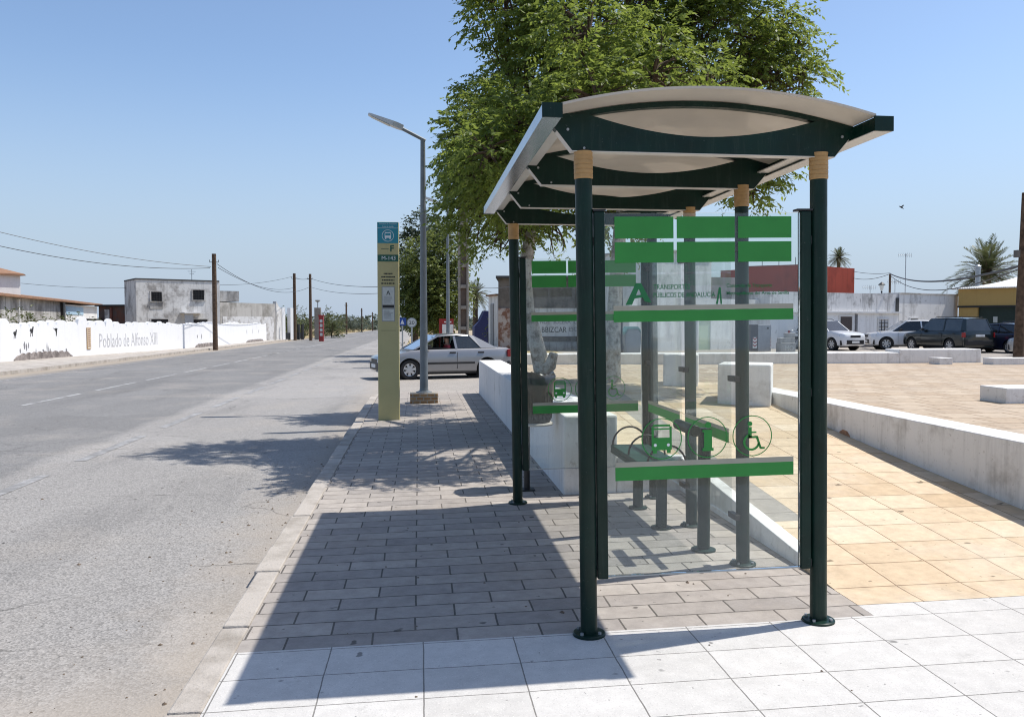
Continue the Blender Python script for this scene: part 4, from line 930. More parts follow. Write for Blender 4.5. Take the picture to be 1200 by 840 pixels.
car("estate_car", "dark green boxy estate with roof rails and red tail lights behind the plaza wall", (x, y, z), R(97), 4.65, 1.82, 1.78, GP, 2.75, .36, 1.09, .93, 1.08, 1.30, 2.02, 4.35, 4.58, 1.09, ride=.30, rails=True, glass=CARGLASSL, group=CG)
x, y, z = ground_at(1171, 40.0)
car("hatchback_car", "dark blue hatchback parked between the green estate and the wooden pole", (x, y, z), R(101), 4.15, 1.76, 1.50, BP, 2.55, .31, .98, .78, .95, 1.1, 1.9, 3.6, 4.0, 1.04, bstrip=False, **kw)
x, y, z = ground_at(1241, 34.5)
car("hatchback_car", "grey car cut by the frame's edge, parked behind the thick wooden pole", (x, y, z), R(100), 4.2, 1.76, 1.52, GYP, 2.55, .31, .98, .78, .95, 1.1, 1.9, 3.6, 4.0, 1.04, bstrip=False, **kw)
x, y, z = ground_at(1186, 45.5)
car("hatchback_car", "black car with only its roof visible behind the dark blue hatchback", (x, y, z), R(112), 4.2, 1.76, 1.62, BKP, 2.55, .33, 1.0, .82, .98, 1.1, 1.9, 3.6, 4.0, 1.06, bstrip=False, **kw)
# ------------------------------------------------------------------ trees and plants
def leaf_cloud(pos, axis, n_leaf, slen, lsize, lw, droop, mat, name, parent):
    """many sprays: leaflets set alternately along a drooping twig; pos, axis are N x 3 arrays"""
    Nn = len(pos); k = np.arange(n_leaf)
    L = slen*rng.uniform(.6, 1.25, (Nn, 1))
    t = (k+.5)/n_leaf
    ax = axis/np.linalg.norm(axis, axis=1, keepdims=True)
    P = pos[:, None, :]+ax[:, None, :]*(L*t)[:, :, None]
    P[:, :, 2] -= droop*L*(t**2)[None, :]
    dirv = ax[:, None, :]+np.stack([np.zeros_like(t), np.zeros_like(t), -2*droop*t], -1)[None]
    dirv /= np.linalg.norm(dirv, axis=2, keepdims=True)
    side = np.cross(dirv, np.array([0, 0, 1.0])); side /= np.linalg.norm(side, axis=2, keepdims=True)+1e-6
    sg = np.where(k % 2 == 0, 1.0, -1.0)[None, :, None]
    ld = dirv*.55+side*sg*rng.uniform(.4, 1.0, (Nn, n_leaf, 1))+rng.normal(0, .28, (Nn, n_leaf, 3)); ld[:, :, 2] -= .35*droop+.1
    ld /= np.linalg.norm(ld, axis=2, keepdims=True)
    wv = np.cross(ld, rng.normal(0, .55, (Nn, n_leaf, 3))+np.array([0, 0, 1.0])); wv /= np.linalg.norm(wv, axis=2, keepdims=True)+1e-6
    s = lsize*rng.uniform(.65, 1.25, (Nn, n_leaf, 1)); nr = np.cross(ld, wv)
    p0 = P; p2 = P+ld*s; mid = P+ld*s*.42+nr*s*.05; p1 = mid+wv*s*lw; p3 = mid-wv*s*lw
    V = np.stack([p0, p1, p2, p3], 2).reshape(-1, 3); M = Nn*n_leaf
    off = np.array(parent_world(parent)); V = V-off
    me = bpy.data.meshes.new(name); me.vertices.add(M*4); me.vertices.foreach_set("co", V.astype(np.float32).ravel())
    me.loops.add(M*4); me.loops.foreach_set("vertex_index", np.arange(M*4, dtype=np.int32))
    me.polygons.add(M); me.polygons.foreach_set("loop_start", np.arange(0, M*4, 4, dtype=np.int32)); me.polygons.foreach_set("loop_total", np.full(M, 4, dtype=np.int32))
    me.materials.append(mat); me.update(); me.validate()
    o = bpy.data.objects.new(name, me); COL.objects.link(o); o.parent = parent; return o
def lobe_points(lobes, n_per):
    P, A = [], []
    for (c, r, dens) in lobes:
        n = int(n_per*dens*(np.prod(r))**(2/3)); d = rng.normal(size=(n, 3)); d /= np.linalg.norm(d, axis=1, keepdims=True)
        rad = rng.uniform(.25, 1.0, (n, 1))**.5; r_ = np.array(r)
        # uneven outline: lumps and gaps
        lump = 1+.16*np.sin(d[:, :1]*5+c[0])*np.sin(d[:, 1:2]*6+c[1])+.12*np.sin(d[:, 2:3]*8+c[2]*3)
        P.append(np.array(c)+d*rad*r_*lump); a = d*np.array([1, 1, .55])+rng.normal(0, .35, (n, 3)); a[:, 2] += .12; A.append(a)
    P = np.concatenate(P); A = np.concatenate(A)
    # thin out in clumps so that sky shows through
    f = np.sin(P[:, 0]*3.1+1)*np.sin(P[:, 1]*2.7+.5)*np.sin(P[:, 2]*3.3+2); keep = f < .30+rng.uniform(-.2, .25, len(P))
    return P[keep], A[keep]
def limb(mb, a, b, r0, r1, sag=.15, n=5):
    a, b = Vector(map(float, a)), Vector(map(float, b)); pts, rr = [], []
    k = Vector((random.uniform(-1, 1), random.uniform(-1, 1), 0))*sag*(b-a).length*.4
    for i in range(n+1):
        t = i/n; pts.append(a.lerp(b, t)+k*math.sin(math.pi*t)+Vector((0, 0, sag*(b-a).length*.35*math.sin(math.pi*t)))); rr.append(r0+(r1-r0)*t)
    mb.tube(pts, rr, 8)
def tree(name, label, base, trunk_pts, trunk_r, lobes, nper, nl, slen, ls, lw, droop, leaf, bark, group=None, twigs=24, foliage="crown"):
    o = thing(name, label, "tree", base, 0, group)
    mb = MB(); mb.tube(trunk_pts, trunk_r, 14)
    top = Vector(map(float, trunk_pts[-1])); br = MB()
    for c, r, d in lobes:
        limb(br, top, c, trunk_r[-1]*.55, .022, .2, 7)
        for k in range(twigs):
            dv = rng.normal(size=3); dv /= np.linalg.norm(dv); e = np.array(c)+dv*np.array(r)*rng.uniform(.6, .95)
            s0 = np.array(top)*.35+np.array(c)*.65 if k % 3 == 0 else np.array(c)
            limb(br, s0, e, .018, .005, .25, 4)
    tr = mb.build("trunk", bark, o, smooth=60); br.build("branches", BARK, o, smooth=60)
    P, A = lobe_points(lobes, nper); leaf_cloud(P, A, nl, slen, ls, lw, droop, leaf, foliage, o); return o
def L_(px, py, y, rpx, ry=None, rz=None, dens=1.0):
    c = at(px, py, y); r = rpx*y/F_PX; return (tuple(c), (r, ry or r*.95, rz or r), dens)
# two whitewashed trees behind the shelter: crowns grow into each other
ya = 12.6; A0 = at(641, 466, 13.2)
tpts = [(A0[0], A0[1], PLZ-.1), tuple(at(637, 440, 13.2)), tuple(at(628, 400, 13.1)), tuple(at(618, 362, 13.0)), tuple(at(615, 320, 12.9)), tuple(at(622, 270, 12.8))]
lobA = [L_(592, 190, 11.6, 74), L_(636, 98, 12.4, 80), L_(592, 12, 12.6, 44), L_(562, 245, 11.8, 44), L_(560, 160, 11.2, 44), L_(648, 262, 13.4, 46, dens=1.1), L_(600, 262, 12.2, 38), L_(562, 122, 12.8, 26), L_(670, 180, 12.6, 62), 
        L_(585, 278, 12.6, 22, dens=.7), L_(660, 30, 11.8, 52), L_(610, -60, 12.4, 78), L_(537, 215, 12.0, 24, dens=.8), L_(640, 175, 9.7, 62), L_(600, 150, 10.2, 50), L_(585, 215, 10.2, 40), L_(555, 200, 10.6, 30, dens=.8), L_(572, 180, 9.4, 34, dens=.9), L_(548, 205, 15.5, 34), L_(590, 150, 16.0, 58), L_(650, 90, 16.0, 66), L_(575, 240, 15.2, 36)]
tree("whitewashed_tree", "broad leafy tree with whitewashed leaning trunk, left one behind the bus shelter", (A0[0], A0[1], PLZ), tpts, [.17, .145, .12, .11, .10, .09], lobA, 800, 14, .30, .080, .225, .40, LEAF, BARK_W, "whitewashed trees behind the shelter")
B0_ = at(718, 452, 12.3)
tpts = [(B0_[0], B0_[1], PLZ-.1), tuple(at(718, 400, 12.3)), tuple(at(722, 330, 12.3)), tuple(at(727, 260, 12.2)), tuple(at(737, 215, 12.1))]
lobB = [L_(735, 135, 12.0, 84), L_(735, 30, 12.2, 86), L_(820, 55, 12.2, 86), L_(868, 40, 12.0, 64), L_(905, 92, 11.8, 44), L_(940, 92, 11.8, 27, dens=.8), L_(915, 30, 12.2, 30, dens=.8), L_(850, 180, 11.8, 52), L_(905, 190, 11.6, 34, dens=.9), L_(880, 222, 11.7, 24, dens=.9), L_(775, 200, 12.6, 52), L_(760, -70, 12.2, 88), L_(850, -60, 12.2, 70), L_(935, 55, 12.0, 18, dens=.6), L_(720, 250, 13.0, 44), L_(690, 110, 11.6, 48), L_(700, 120, 9.2, 62), L_(765, 90, 9.4, 62), L_(690, 40, 10.0, 60), L_(830, 105, 10.2, 40)]
tree("whitewashed_tree", "broad leafy tree with straight pale trunk, right one behind the bus shelter", (B0_[0], B0_[1], PLZ), tpts, [.13, .115, .10, .095, .085], lobB, 760, 14, .30, .080, .225, .40, LEAF, BARK_W, "whitewashed trees behind the shelter")
# broken limb on the left trunk
mb = MB(); s0 = at(634, 436, 13.15); mb.tube([tuple(s0), tuple(at(645, 428, 13.0)), tuple(at(649, 414, 12.95))], [.10, .10, .07], 10); mb.build("broken_limb", BARK_W, bpy.data.objects["whitewashed_tree"], smooth=60)

def round_tree(name, label, px, y, base_py, lobes, ls, leaf, nper, bark=BARK, group=None, nl=9, r=.16):
    x = float(at(px, 380, y)[0]); z = zg(x, y)
    lb = [L_(a, b, y+dy, rp) for a, b, rp, dy in lobes]
    t0 = at(lobes[0][0], lobes[0][1]+lobes[0][2]*.3, y)
    return tree(name, label, (x, y, z), [(x, y, z-.1), ((x+t0[0])/2, y, (z+t0[2])/2), tuple(t0)], [r, r*.85, r*.6], lb, nper, nl, ls*3.2, ls, .24, .25, leaf, bark, group, twigs=8)
SG = "street trees across the side street"
round_tree("street_tree", "light green dense tree across the side street, left of the concrete pylon", 512, 40, 395, [(512, 335, 36, 0), (500, 310, 32, -.5), (524, 305, 22, 0), (505, 350, 32, -.6), (522, 352, 26, 0), (518, 278, 16, .3), (490, 350, 22, -.3), (510, 368, 20, -.5), (488, 368, 14, -.4)], .17, LEAF2, 330, group=SG, r=.2)
round_tree("street_tree", "dark green tall tree just behind the light green one, grey lamp pole in front", 486, 46, 395, [(487, 330, 24, 0), (485, 290, 20, 0), (497, 268, 17, 0), (480, 350, 20, 0), (490, 365, 18, 0), (507, 275, 16, .5), (476, 310, 13, 0)], .19, LEAFD, 300, group=SG, r=.2)

def palm(name, label, px, py, y, rp, nf, trunk_r, leaf=PALMLEAF, up=.4):
    c = at(px, py, y); x, yy, z = map(float, c); o = thing(name, label, "palm", (x, y, zg(x, y)))
    mb = MB(); g = zg(x, y); hgt = z-g
    prof = []
    for i in range(int(hgt/.25)+1): zz = i*.25; prof += [(trunk_r*(1.0 if i % 2 else .93), zz)]
    prof += [(trunk_r*1.3, hgt-.2), (trunk_r*.9, hgt)]; mb.lathe(prof, (x, y, g), 12); mb.build("trunk", PALMBARK, o, smooth=60)
    Rm = rp*y/F_PX; V, Fq = [], []; st = MB()
    for k in range(nf):
        az = 2*math.pi*k*.381966*1.0; el = math.radians(78-118*((k+.5)/nf)**.9)+random.uniform(-.08, .08); Lf = Rm*random.uniform(.9, 1.15)
        d = Vector((math.cos(az)*math.cos(el), math.sin(az)*math.cos(el), math.sin(el))); pts = []
        for i in range(13):
            t_ = i/12; pts.append(Vector((x, y, z))+d*Lf*t_+Vector((0, 0, -.42*Lf*t_*t_*max(.25, math.cos(el)))))
        st.tube(pts, [.028*(1-.8*i/12) for i in range(13)], 5)
        for i in range(2, 13):
            ax = (pts[i]-pts[i-1]).normalized(); sd = ax.cross(Vector((0, 0, 1))); sd = sd.normalized() if sd.length > .05 else Vector((1, 0, 0)); upv = sd.cross(ax)
            ll = Lf*.26*math.sin(math.pi*(.12+.80*i/13))
            for q_ in (0, .5):
                b0 = pts[i-1].lerp(pts[i], q_)
                for s in (-1, 1):
                    tip = b0+(ax*.65+sd*s*.8+upv*random.uniform(.1, .4)).normalized()*ll+Vector((0, 0, -.1*ll)); m_ = b0.lerp(tip, .4); wv = ax*Lf*.016
                    n0 = len(V); V += [b0, m_+wv, tip, m_-wv]; Fq.append((n0, n0+1, n0+2, n0+3))
    st.build("frond_stems", PALMBARK, o); mb = MB(); mb.add(V, Fq); mb.build("fronds", leaf, o, fixn=False); return o
palm("date_palm", "large date palm with arching fronds rising behind the ochre building", 1157, 318, 64, 47, 60, .32)
palm("fan_palm", "small round-headed palm rising above the dark red building", 983, 302, 80, 15, 44, .18)
palm("fan_palm", "small palm beside the concrete pylon, next to the blue tarpaulin", 557, 345, 62, 20, 40, .2)

def bush(name, label, x, y, z, r, leaf, n, ls, h=None, cat="bush", group=None):
    o = thing(name, label, cat, (x, y, z), 0, group); lobes = []
    for k in range(n): lobes.append(((x+random.uniform(-1, 1)*r, y+random.uniform(-.5, .5)*r, z+random.uniform(.25, .75)*(h or r)), (r*.55, r*.5, (h or r)*.45), 1.0))
    P, A = lobe_points(lobes, 70); leaf_cloud(P, A, 7, ls*3, ls, .26, .2, leaf, "foliage", o)
    mb = MB()
    for k in range(5): mb.tube([(x, y, z-.05), (x+random.uniform(-.4, .4)*r, y, z+.6*(h or r))], [.03, .012], 6)
    mb.build("stems", BARK, o); return o
# ------------------------------------------------------------------ facades
class Face:
    """a vertical facade from A to B on the ground; s runs along it in metres, o is the distance in front of it (towards the viewer)"""
    def __init__(f, A, B):
        f.A = np.array(A[:2], float); f.B = np.array(B[:2], float); f.L = float(np.linalg.norm(f.B-f.A)); f.d = (f.B-f.A)/f.L
        f.n = np.array([f.d[1], -f.d[0]])
        if np.dot(f.n, f.A) > 0: f.n = -f.n
    def p(f, s, z, o=0.0): q_ = f.A+f.d*s+f.n*o; return (float(q_[0]), float(q_[1]), float(z))
    def s(f, px):
        r = ray(px, 376); M = np.array([[f.d[0], -r[0]], [f.d[1], -r[1]]]); return float(np.linalg.solve(M, -f.A)[0])
    def z(f, px, py): q_ = f.A+f.d*f.s(px); return float(at(px, py, q_[1])[2])
    def box(f, mb, s0, s1, z0, z1, o0, o1, m=0):
        return mb.hexa([f.p(s0, z0, o0), f.p(s1, z0, o0), f.p(s1, z0, o1), f.p(s0, z0, o1)], [f.p(s0, z1, o0), f.p(s1, z1, o0), f.p(s1, z1, o1), f.p(s0, z1, o1)], m)
    def pbox(f, mb, px0, px1, py0, py1, o0, o1, m=0):
        s0, s1 = f.s(px0), f.s(px1); zz = sorted((f.z((px0+px1)/2, py0), f.z((px0+px1)/2, py1))); return f.box(mb, s0, s1, zz[0], zz[1], o0, o1, m)
def G_(px, y): p = at(px, 376, y); return (float(p[0]), float(p[1]))
def building(name, label, A, B, cat="building", group=None):
    f = Face(A, B); m = (f.A+f.B)/2; o = thing(name, label, cat, (m[0], m[1], zg(m[0], m[1])), 0, group); return o, f
def part(o, f, name, mat, px0, px1, py0, py1, o0, o1, bevel=0):
    mb = MB(); f.pbox(mb, px0, px1, py0, py1, o0, o1); return mb.build(name, mat, o, bevel=bevel)
def partm(o, f, name, mat, s0, s1, z0, z1, o0, o1, bevel=0):
    mb = MB(); f.box(mb, s0, s1, z0, z1, o0, o1); return mb.build(name, mat, o, bevel=bevel)
def opening(o, f, px0, px1, py0, py1, frame, inner, name="window", grille=False):
    """a frame standing 4 cm out with a dark recessed leaf inside it"""
    s0, s1 = f.s(px0), f.s(px1); z1, z0 = f.z((px0+px1)/2, py0), f.z((px0+px1)/2, py1); t_ = .09
    mb = MB(); f.box(mb, s0-t_, s0, z0, z1+t_, .001, .06); f.box(mb, s1, s1+t_, z0, z1+t_, .001, .06); f.box(mb, s0+.001, s1-.001, z1, z1+t_, .001, .06)
    if name == "window": f.box(mb, s0-t_-.05, s1+t_+.05, z0-.07, z0-.001, .001, .10)
    w_ = mb.build(name, frame, o)
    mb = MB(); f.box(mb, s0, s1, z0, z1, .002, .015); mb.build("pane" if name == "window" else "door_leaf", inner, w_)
    if grille:
        mb = MB(); n = max(3, int((s1-s0)/.22))
        for i in range(1, n): s_ = s0+(s1-s0)*i/n; f.box(mb, s_-.014, s_+.014, z0, z1, .03, .055)
        for i in range(1, 4): z_ = z0+(z1-z0)*i/4; f.box(mb, s0, s1, z_-.014, z_+.014, .026, .05)
        mb.build("grille", BLACK, w_)
    return w_

# ---- left of the road: scalloped white wall with painted scenes
WPTS = [np.array([-21.0, 33.5]), np.array([-17.5, 37.3]), np.array([-17.3, 41.8]), np.array([-16.4, 47.6]), np.array([-15.0, 60.7]), np.array([-14.9, 91.0])]
cum = [0.0]
for a_, b_ in zip(WPTS[:-1], WPTS[1:]): cum.append(cum[-1]+float(np.linalg.norm(b_-a_)))
def wpos(s):
    s = max(0, min(cum[-1]-1e-6, s)); i = max(k for k in range(len(cum)-1) if cum[k] <= s)
    d = (WPTS[i+1]-WPTS[i])/(cum[i+1]-cum[i]); p = WPTS[i]+d*(s-cum[i]); n = np.array([d[1], -d[0]]); return p, n
def wp(s, v, o): p, n = wpos(s); q_ = p+n*o; return (float(q_[0]), float(q_[1]), zg(0, p[1])+.13+v)
def ws(px):
    best = min(np.linspace(0, cum[-1], 4000), key=lambda s: abs((lambda p: (600+F_PX*((np.array([p[0], p[1], 1.2])-EYE)@RT)/((np.array([p[0], p[1], 1.2])-EYE)@FW))-px)(wpos(s)[0]))); return float(best)
wm = thing("mural_wall", "white wall with a scalloped top, painted animals and faded lettering across the road", "wall", (*WPTS[2], zg(0, 42)+.13))
lo, hi = [], []; s = 0.0
while s < cum[-1]:
    wd = random.uniform(.66, 1.0) if s < 19 else random.uniform(.38, .62); h_ = random.uniform(.20, .38) if s < 19 else random.uniform(.16, .28); b0 = 1.46+.06*math.sin(s*.7)
    if s < 20 and random.random() < .25: h_ += .12
    for i in range(9):
        t_ = i/9; lo.append((s+wd*t_, -.2)); hi.append((s+wd*t_, b0+h_*math.sqrt(max(0, 1-(2*t_-1)**2))))
    s += wd
mb = MB(); mb.strip(lo, hi, lambda u, v, o: wp(u, v, o), -.16, 0.0); mb.build("wall_body", WALLPAINT, wm)
def wpoly(mb, poly, t_=.006): mb.prism(poly, lambda u, v, o: wp(u, v, o), .001, t_)
def wz_(px, py): p, n = wpos(ws(px)); return float(at(px, py, p[1])[2])-zg(0, p[1])-.13
mb = MB()                                                         # three dark painted animals
for px, py, k in ((17.5, 392, 1.0), (37, 389, 1.15), (65, 388, 1.05)):
    s0 = ws(px); v0 = wz_(px, py)
    shape = [(-.12, -.18), (-.09, .0), (-.16, .06), (-.10, .13), (.02, .12), (.08, .22), (.16, .20), (.12, .08), (.10, .0), (.06, -.06), (.07, -.17), (.03, -.17), (.01, -.04), (-.05, -.05), (-.08, -.18)]
    if px > 60: shape = [(-.20, .15), (-.05, .10), (.02, .14), (.16, .12), (.12, .02), (.10, -.10), (.07, -.24), (.03, -.20), (.02, -.02), (-.06, .06)]
    wpoly(mb, [(s0+u*k, v0+v*k) for u, v in shape])
mb.build("painted_animals", BLACKINK, wm)
mb = MB()
for px, py0, py1 in ((23, 408, 414), (28, 400, 409), (30.5, 402, 411), (33, 401, 408), (41.5, 408, 415), (50, 409, 412), (54.5, 401, 413), (56, 405, 412), (58, 408, 412), (77, 408, 412), (236, 391, 397), (246, 389, 396), (231, 392, 396), (289, 386, 391), (296, 385, 391), (303, 386, 390)):
    s0 = ws(px); a_, b_ = wz_(px, py1), wz_(px, py0); w_ = random.uniform(.03, .09); wpoly(mb, [(s0-w_*.3, a_), (s0+w_*.5, a_), (s0+w_, (a_+b_)/2), (s0+w_*.2, b_), (s0-w_*.8, (a_+b_)/2+.03)])
mb.build("painted_plants", GREYINK, wm)
mb = MB()                                                         # painted rocks in low relief at its foot
for px0, px1, h_ in ((15, 83, .30), (228, 251, .24), (288, 308, .2)):
    s0, s1 = ws(px0), ws(px1); n = 36; lo, hi = [], []
    for i in range(n+1):
        u = s0+(s1-s0)*i/n; lo.append((u, -.1)); hi.append((u, h_*(.55+.35*abs(math.sin(i*.9))+.2*math.sin(i/n*math.pi))*min(1, (i+.6)/4, (n-i+.6)/4)+.02))
    mb.strip(lo, hi, lambda u, v, o: wp(u, v, o), .001, .06)
mb.build("painted_rocks", stained("painted_rock", (.33, .29, .27), (.15, .13, .12), .95, 3, .4, .6, 0, .4, 8), wm)
s0, s1 = ws(116), ws(184); v0 = wz_(125, 407)
text_mesh("Poblado de Alfonso XIII", lambda u, v, t_: wp(s0+u, v0+v, .001+t_), s1-s0, .74, .005, name="lettering", mat=plain("pale_grey_ink", (.47, .47, .48), .8, 0, .3, 6), parent=wm, local=False)
s0 = ws(101); s1 = ws(105.5); v0, v1 = wz_(103, 409), wz_(103, 384)
mb = MB(); wpoly(mb, [(s0, v0), (s1, v0), (s1, v1), (s0, v1)], .04); sg = mb.build("tall_plaque", plain("tan_plaque", (.42, .26, .13), .7), wm)
mb = MB(); mb.prism([(s0+.03, v0+.04), (s1-.03, v0+.04), (s1-.03, v1-.04), (s0+.03, v1-.04)], lambda u, v, o: wp(u, v, o), .0405, .045); mb.build("plaque_face", plain("cream_plaque", (.62, .53, .40), .7), sg)
mb = MB()
for k in range(9):
    z_ = v0+.12+(v1-v0-.24)*k/8; mb.prism([(s0+.07, z_), (s1-.07, z_+.01), (s1-.07, z_+.06), (s0+.07, z_+.05)], lambda u, v, o: wp(u, v, o), .0455, .048)
mb.build("plaque_marks", plain("brown_ink", (.22, .10, .05), .7), sg)

# ---- buildings behind that wall
o, f = building("white_house", "white house with terracotta roof at the far left edge behind the mural wall", G_(-70, 62), G_(25, 66), "house")
zt = f.z(25, 323); partm(o, f, "wall", CLEANWHITE, 0, f.L, -.5, zt, -6, 0)
mb = MB(); e = .3
mb.hexa([f.p(-e, zt, e), f.p(f.L+e, zt, e), f.p(f.L+e, zt, -6.2), f.p(-e, zt, -6.2)], [f.p(-e, zt+.12, e), f.p(f.L+.15, zt+.12, e), f.p(f.L*.45, zt+1.3, -3), f.p(-e, zt+1.3, -3)]); mb.build("roof", TERRACOTTA, o)
o, f = building("long_shed", "long low grey shed with a rusty tiled roof edge behind the mural wall", G_(-45, 53), G_(114, 96), "shed")
zt = 3.3; mid = f.s(74)
partm(o, f, "wall", GREYRENDER, 0, mid, -.6, zt, -5, 0); 
w_ = partm(o, f, "pale_wall", CLEANWHITE, mid, f.L, -.6, zt-.15, -5, 0)
partm(w_, f, "blue_panel", plain("pale_blue_paint", (.35, .50, .62), .7), mid+1.2, mid+9, zt-1.1, zt-.35, .001, .05)
partm(o, f, "dark_post", BLACK, mid-1.0, mid-.2, -.5, zt-.05, .001, .25)
partm(o, f, "pipe", WHITEP, f.s(21), f.s(21)+.14, -.4, zt-.1, .001, .12)
mb = MB(); mb.hexa([f.p(-.4, zt, .5), f.p(f.L+.4, zt, .5), f.p(f.L+.4, zt, -5.3), f.p(-.4, zt, -5.3)], [f.p(-.4, zt+.16, .5), f.p(f.L+.4, zt+.16, .5), f.p(f.L+.2, zt+.62, -3), f.p(-.2, zt+.62, -3)]); mb.build("roof", TERRACOTTA, o)
mb = MB(); f.box(mb, f.s(41), f.s(112), 1.62, 1.80, 3.0, 3.2); 
for px in (41, 72, 112): f.box(mb, f.s(px)-.08, f.s(px)+.08, -.5, 1.62, 3.02, 3.18)
mb.build("dark_railing", BLACK, o)
o, f = building("iron_shed", "low dark rusty shed standing left against the grey two storey house", G_(116, 80), G_(150, 79), "shed")
zt = f.z(130, 359); partm(o, f, "wall", stained("rusty_sheet", (.10, .085, .08), (.16, .07, .05), .9, 1, .45, .6, .5, .2, 5), 0, f.L, -.6, zt, -5, 0)
partm(o, f, "pale_door", GREYRENDER2, f.L*.22, f.L*.38, -.4, zt-.3, .001, .08); partm(o, f, "rust_post", plain("rust", (.18, .07, .05), .9), f.L*.42, f.L*.48, -.4, zt-.1, .001, .15); partm(o, f, "roof", BLACK, -.2, f.L, zt+.001, zt+.15, -5.2, .3)

o, f = building("grey_house", "weathered grey two storey house with two barred upper windows across the road", G_(160, 74), G_(258, 78), "house")
zt = f.z(160, 327.5)
# the left end wall runs back at an angle
A2 = np.array(G_(146.5, 78.5)); 
mb = MB(); Q = [f.p(0, 0), f.p(f.L, 0), f.p(f.L, 0, -7), (float(A2[0]), float(A2[1])+3.5, 0), (float(A2[0]), float(A2[1]), 0)]
mb.prism([(q_[0], q_[1]) for q_ in Q], lambda u, v, a: (u, v, a), -.7, zt); mb.build("wall", GREYRENDER2, o)
mb = MB(); mb.prism([(q_[0]*1.0, q_[1]-.06) for q_ in Q], lambda u, v, a: (u, v, a), zt+.002, zt+.12); mb.build("roof_edge", plain("dark_roof_edge", (.07, .07, .07), .9), o)
opening(o, f, 177.5, 190, 342, 353, GREYRENDER, DARK, grille=True); opening(o, f, 226.5, 239.5, 340, 351.5, GREYRENDER, DARK, grille=True)
partm(o, f, "rubbed_panel", GREYRENDER, f.s(176), f.s(191), f.z(183, 362), f.z(183, 355), .001, .03); 
opening(o, f, 177, 197, 374, 392, GREYRENDER, DARK, name="door"); opening(o, f, 222, 243, 374.5, 392, GREYRENDER, DARK, name="door")
w_ = partm(o, f, "awning", CLEANWHITE, f.s(211), f.s(235), f.z(223, 367.5), f.z(223, 366), .001, 1.2); partm(w_, f, "awning_screen", plain("grey_sheet", (.40, .41, .42), .6), f.s(212), f.s(222), f.z(217, 392), f.z(217, 367.6), .9, 1.0)
mb = MB(); f.box(mb, f.L+.001, f.L+2.4, 3.4, f.z(258, 340), -6, -1.5); mb.build("roof_tank_room", GREYRENDER, o)
mb = MB(); mb.tube([f.p(f.s(235), zt+.1, -2), f.p(f.s(235), zt+1.15, -2)], .03, 6); f.box(mb, f.s(235)-.35, f.s(235)+.35, zt+.95, zt+.99, -2.02, -1.98); f.box(mb, f.s(235)-.2, f.s(235)+.2, zt+.75, zt+.79, -2.02, -1.98); mb.build("antenna", GALV, o)
o, f = building("low_ruin", "low grey roofless wing built against the right end of the grey house", G_(258.3, 78.2), G_(323, 86), "building")
zt = f.z(258.3, 354); mb = MB(); f.box(mb, 0, f.L, -.8, zt, -5, 0); mb.build("wall", stained("two_tone_render", (.44, .42, .39), (.24, .225, .20), .95, .5, .44, .62, .6, .4, 4), o)
partm(o, f, "peeling_whitewash", stained("peeling_white", (.62, .61, .60), (.33, .31, .29), .95, 1.3, .48, .60, .2, .4, 5), .3, f.L-.3, -.5, f.z(290, 371), .001, .03)
o, f = building("ruined_wall", "pale broken wall stub between the low grey wing and the wooden poles", G_(324, 88), G_(334, 92), "wall")
mb = MB(); mb.prism([(0, -.7), (f.L, -.7), (f.L, 2.1), (f.L*.8, 2.4), (f.L*.55, 2.9), (f.L*.3, 3.1), (0, 3.6)], lambda u, v, a: f.p(u, v, -a), 0, .35); mb.build("wall", GREYRENDER2, o)
o, f = building("gate", "dark metal gate with white pillars at the end of the mural wall", G_(324, 90), G_(352, 93), "gate")
partm(o, f, "gate_panel", BLACK, 0, f.L, -.35, .35, .05, .12)
for px in (331, 340.5): partm(o, f, "pillar", WALLPAINT, f.s(px)-.22, f.s(px)+.22, -.4, 3.0, -.25, .2)
for px in (324.5, 349, 353.5): partm(o, f, "post", BLACK, f.s(px)-.12, f.s(px)+.12, -.4, 1.25, .0, .2)

# ---- poles and wires
def pole(name, label, px, y, base_z, top, r0, r1, mat, lean=0, group="wooden utility poles along the road"):
    x = float(at(px, 380, y)[0]); o = thing(name, label, "utility pole", (x, y, base_z), 0, group)
    mb = MB(); mb.tube([(x, y, base_z-.2), (x+lean*.5, y, (base_z+top)/2), (x+lean, y, top)], [r0, (r0+r1)/2, r1], 12); mb.build("shaft", mat, o, smooth=50)
    mb = MB()
    for s_ in (-1, 1): mb.tube([(x+lean, y, top-.55), (x+lean+s_*.28, y, top-.55), (x+lean+s_*.28, y, top-.40)], .025, 6)
    mb.build("insulator_bracket", BLACK, o); return (x+lean, y, top-.45)
PT1 = pole("utility_pole", "thick brown wooden pole standing before the white mural wall", 252, 57.5, -.2, Z(300.5, 57.5), .17, .14, WOODPOLE)
PT2 = pole("utility_pole", "brown wooden pole beside the gate, left of a close pair", 345.5, 92, -.45, Z(322, 92), .19, .15, WOODPOLE)
PT3 = pole("utility_pole", "darker wooden pole beside the red booth, right of a close pair", 364, 90, -.45, Z(322.5, 90), .17, .13, WOODPOLE)
pole("utility_pole", "distant thin pole by the road beyond the red booth", 406, 150, -.7, Z(355, 150), .17, .14, WOODPOLE)
pole("utility_pole", "second distant thin pole, farther along the road and shorter", 424, 190, -.86, Z(361.5, 190), .17, .14, WOODPOLE)
pole("utility_pole", "farthest thin pole just left of the khaki stop slab", 436.5, 225, -1.0, Z(366, 225), .17, .14, WOODPOLE)
WB = (float(at(1193, 400, 19.6)[0]), 19.6, 0.0); Tp = at(1201, 226, 19.6)
o = thing("utility_pole", "dark leaning wooden pole in front of the grey car at the right edge", "utility pole", WB, 0, "wooden utility poles along the road")
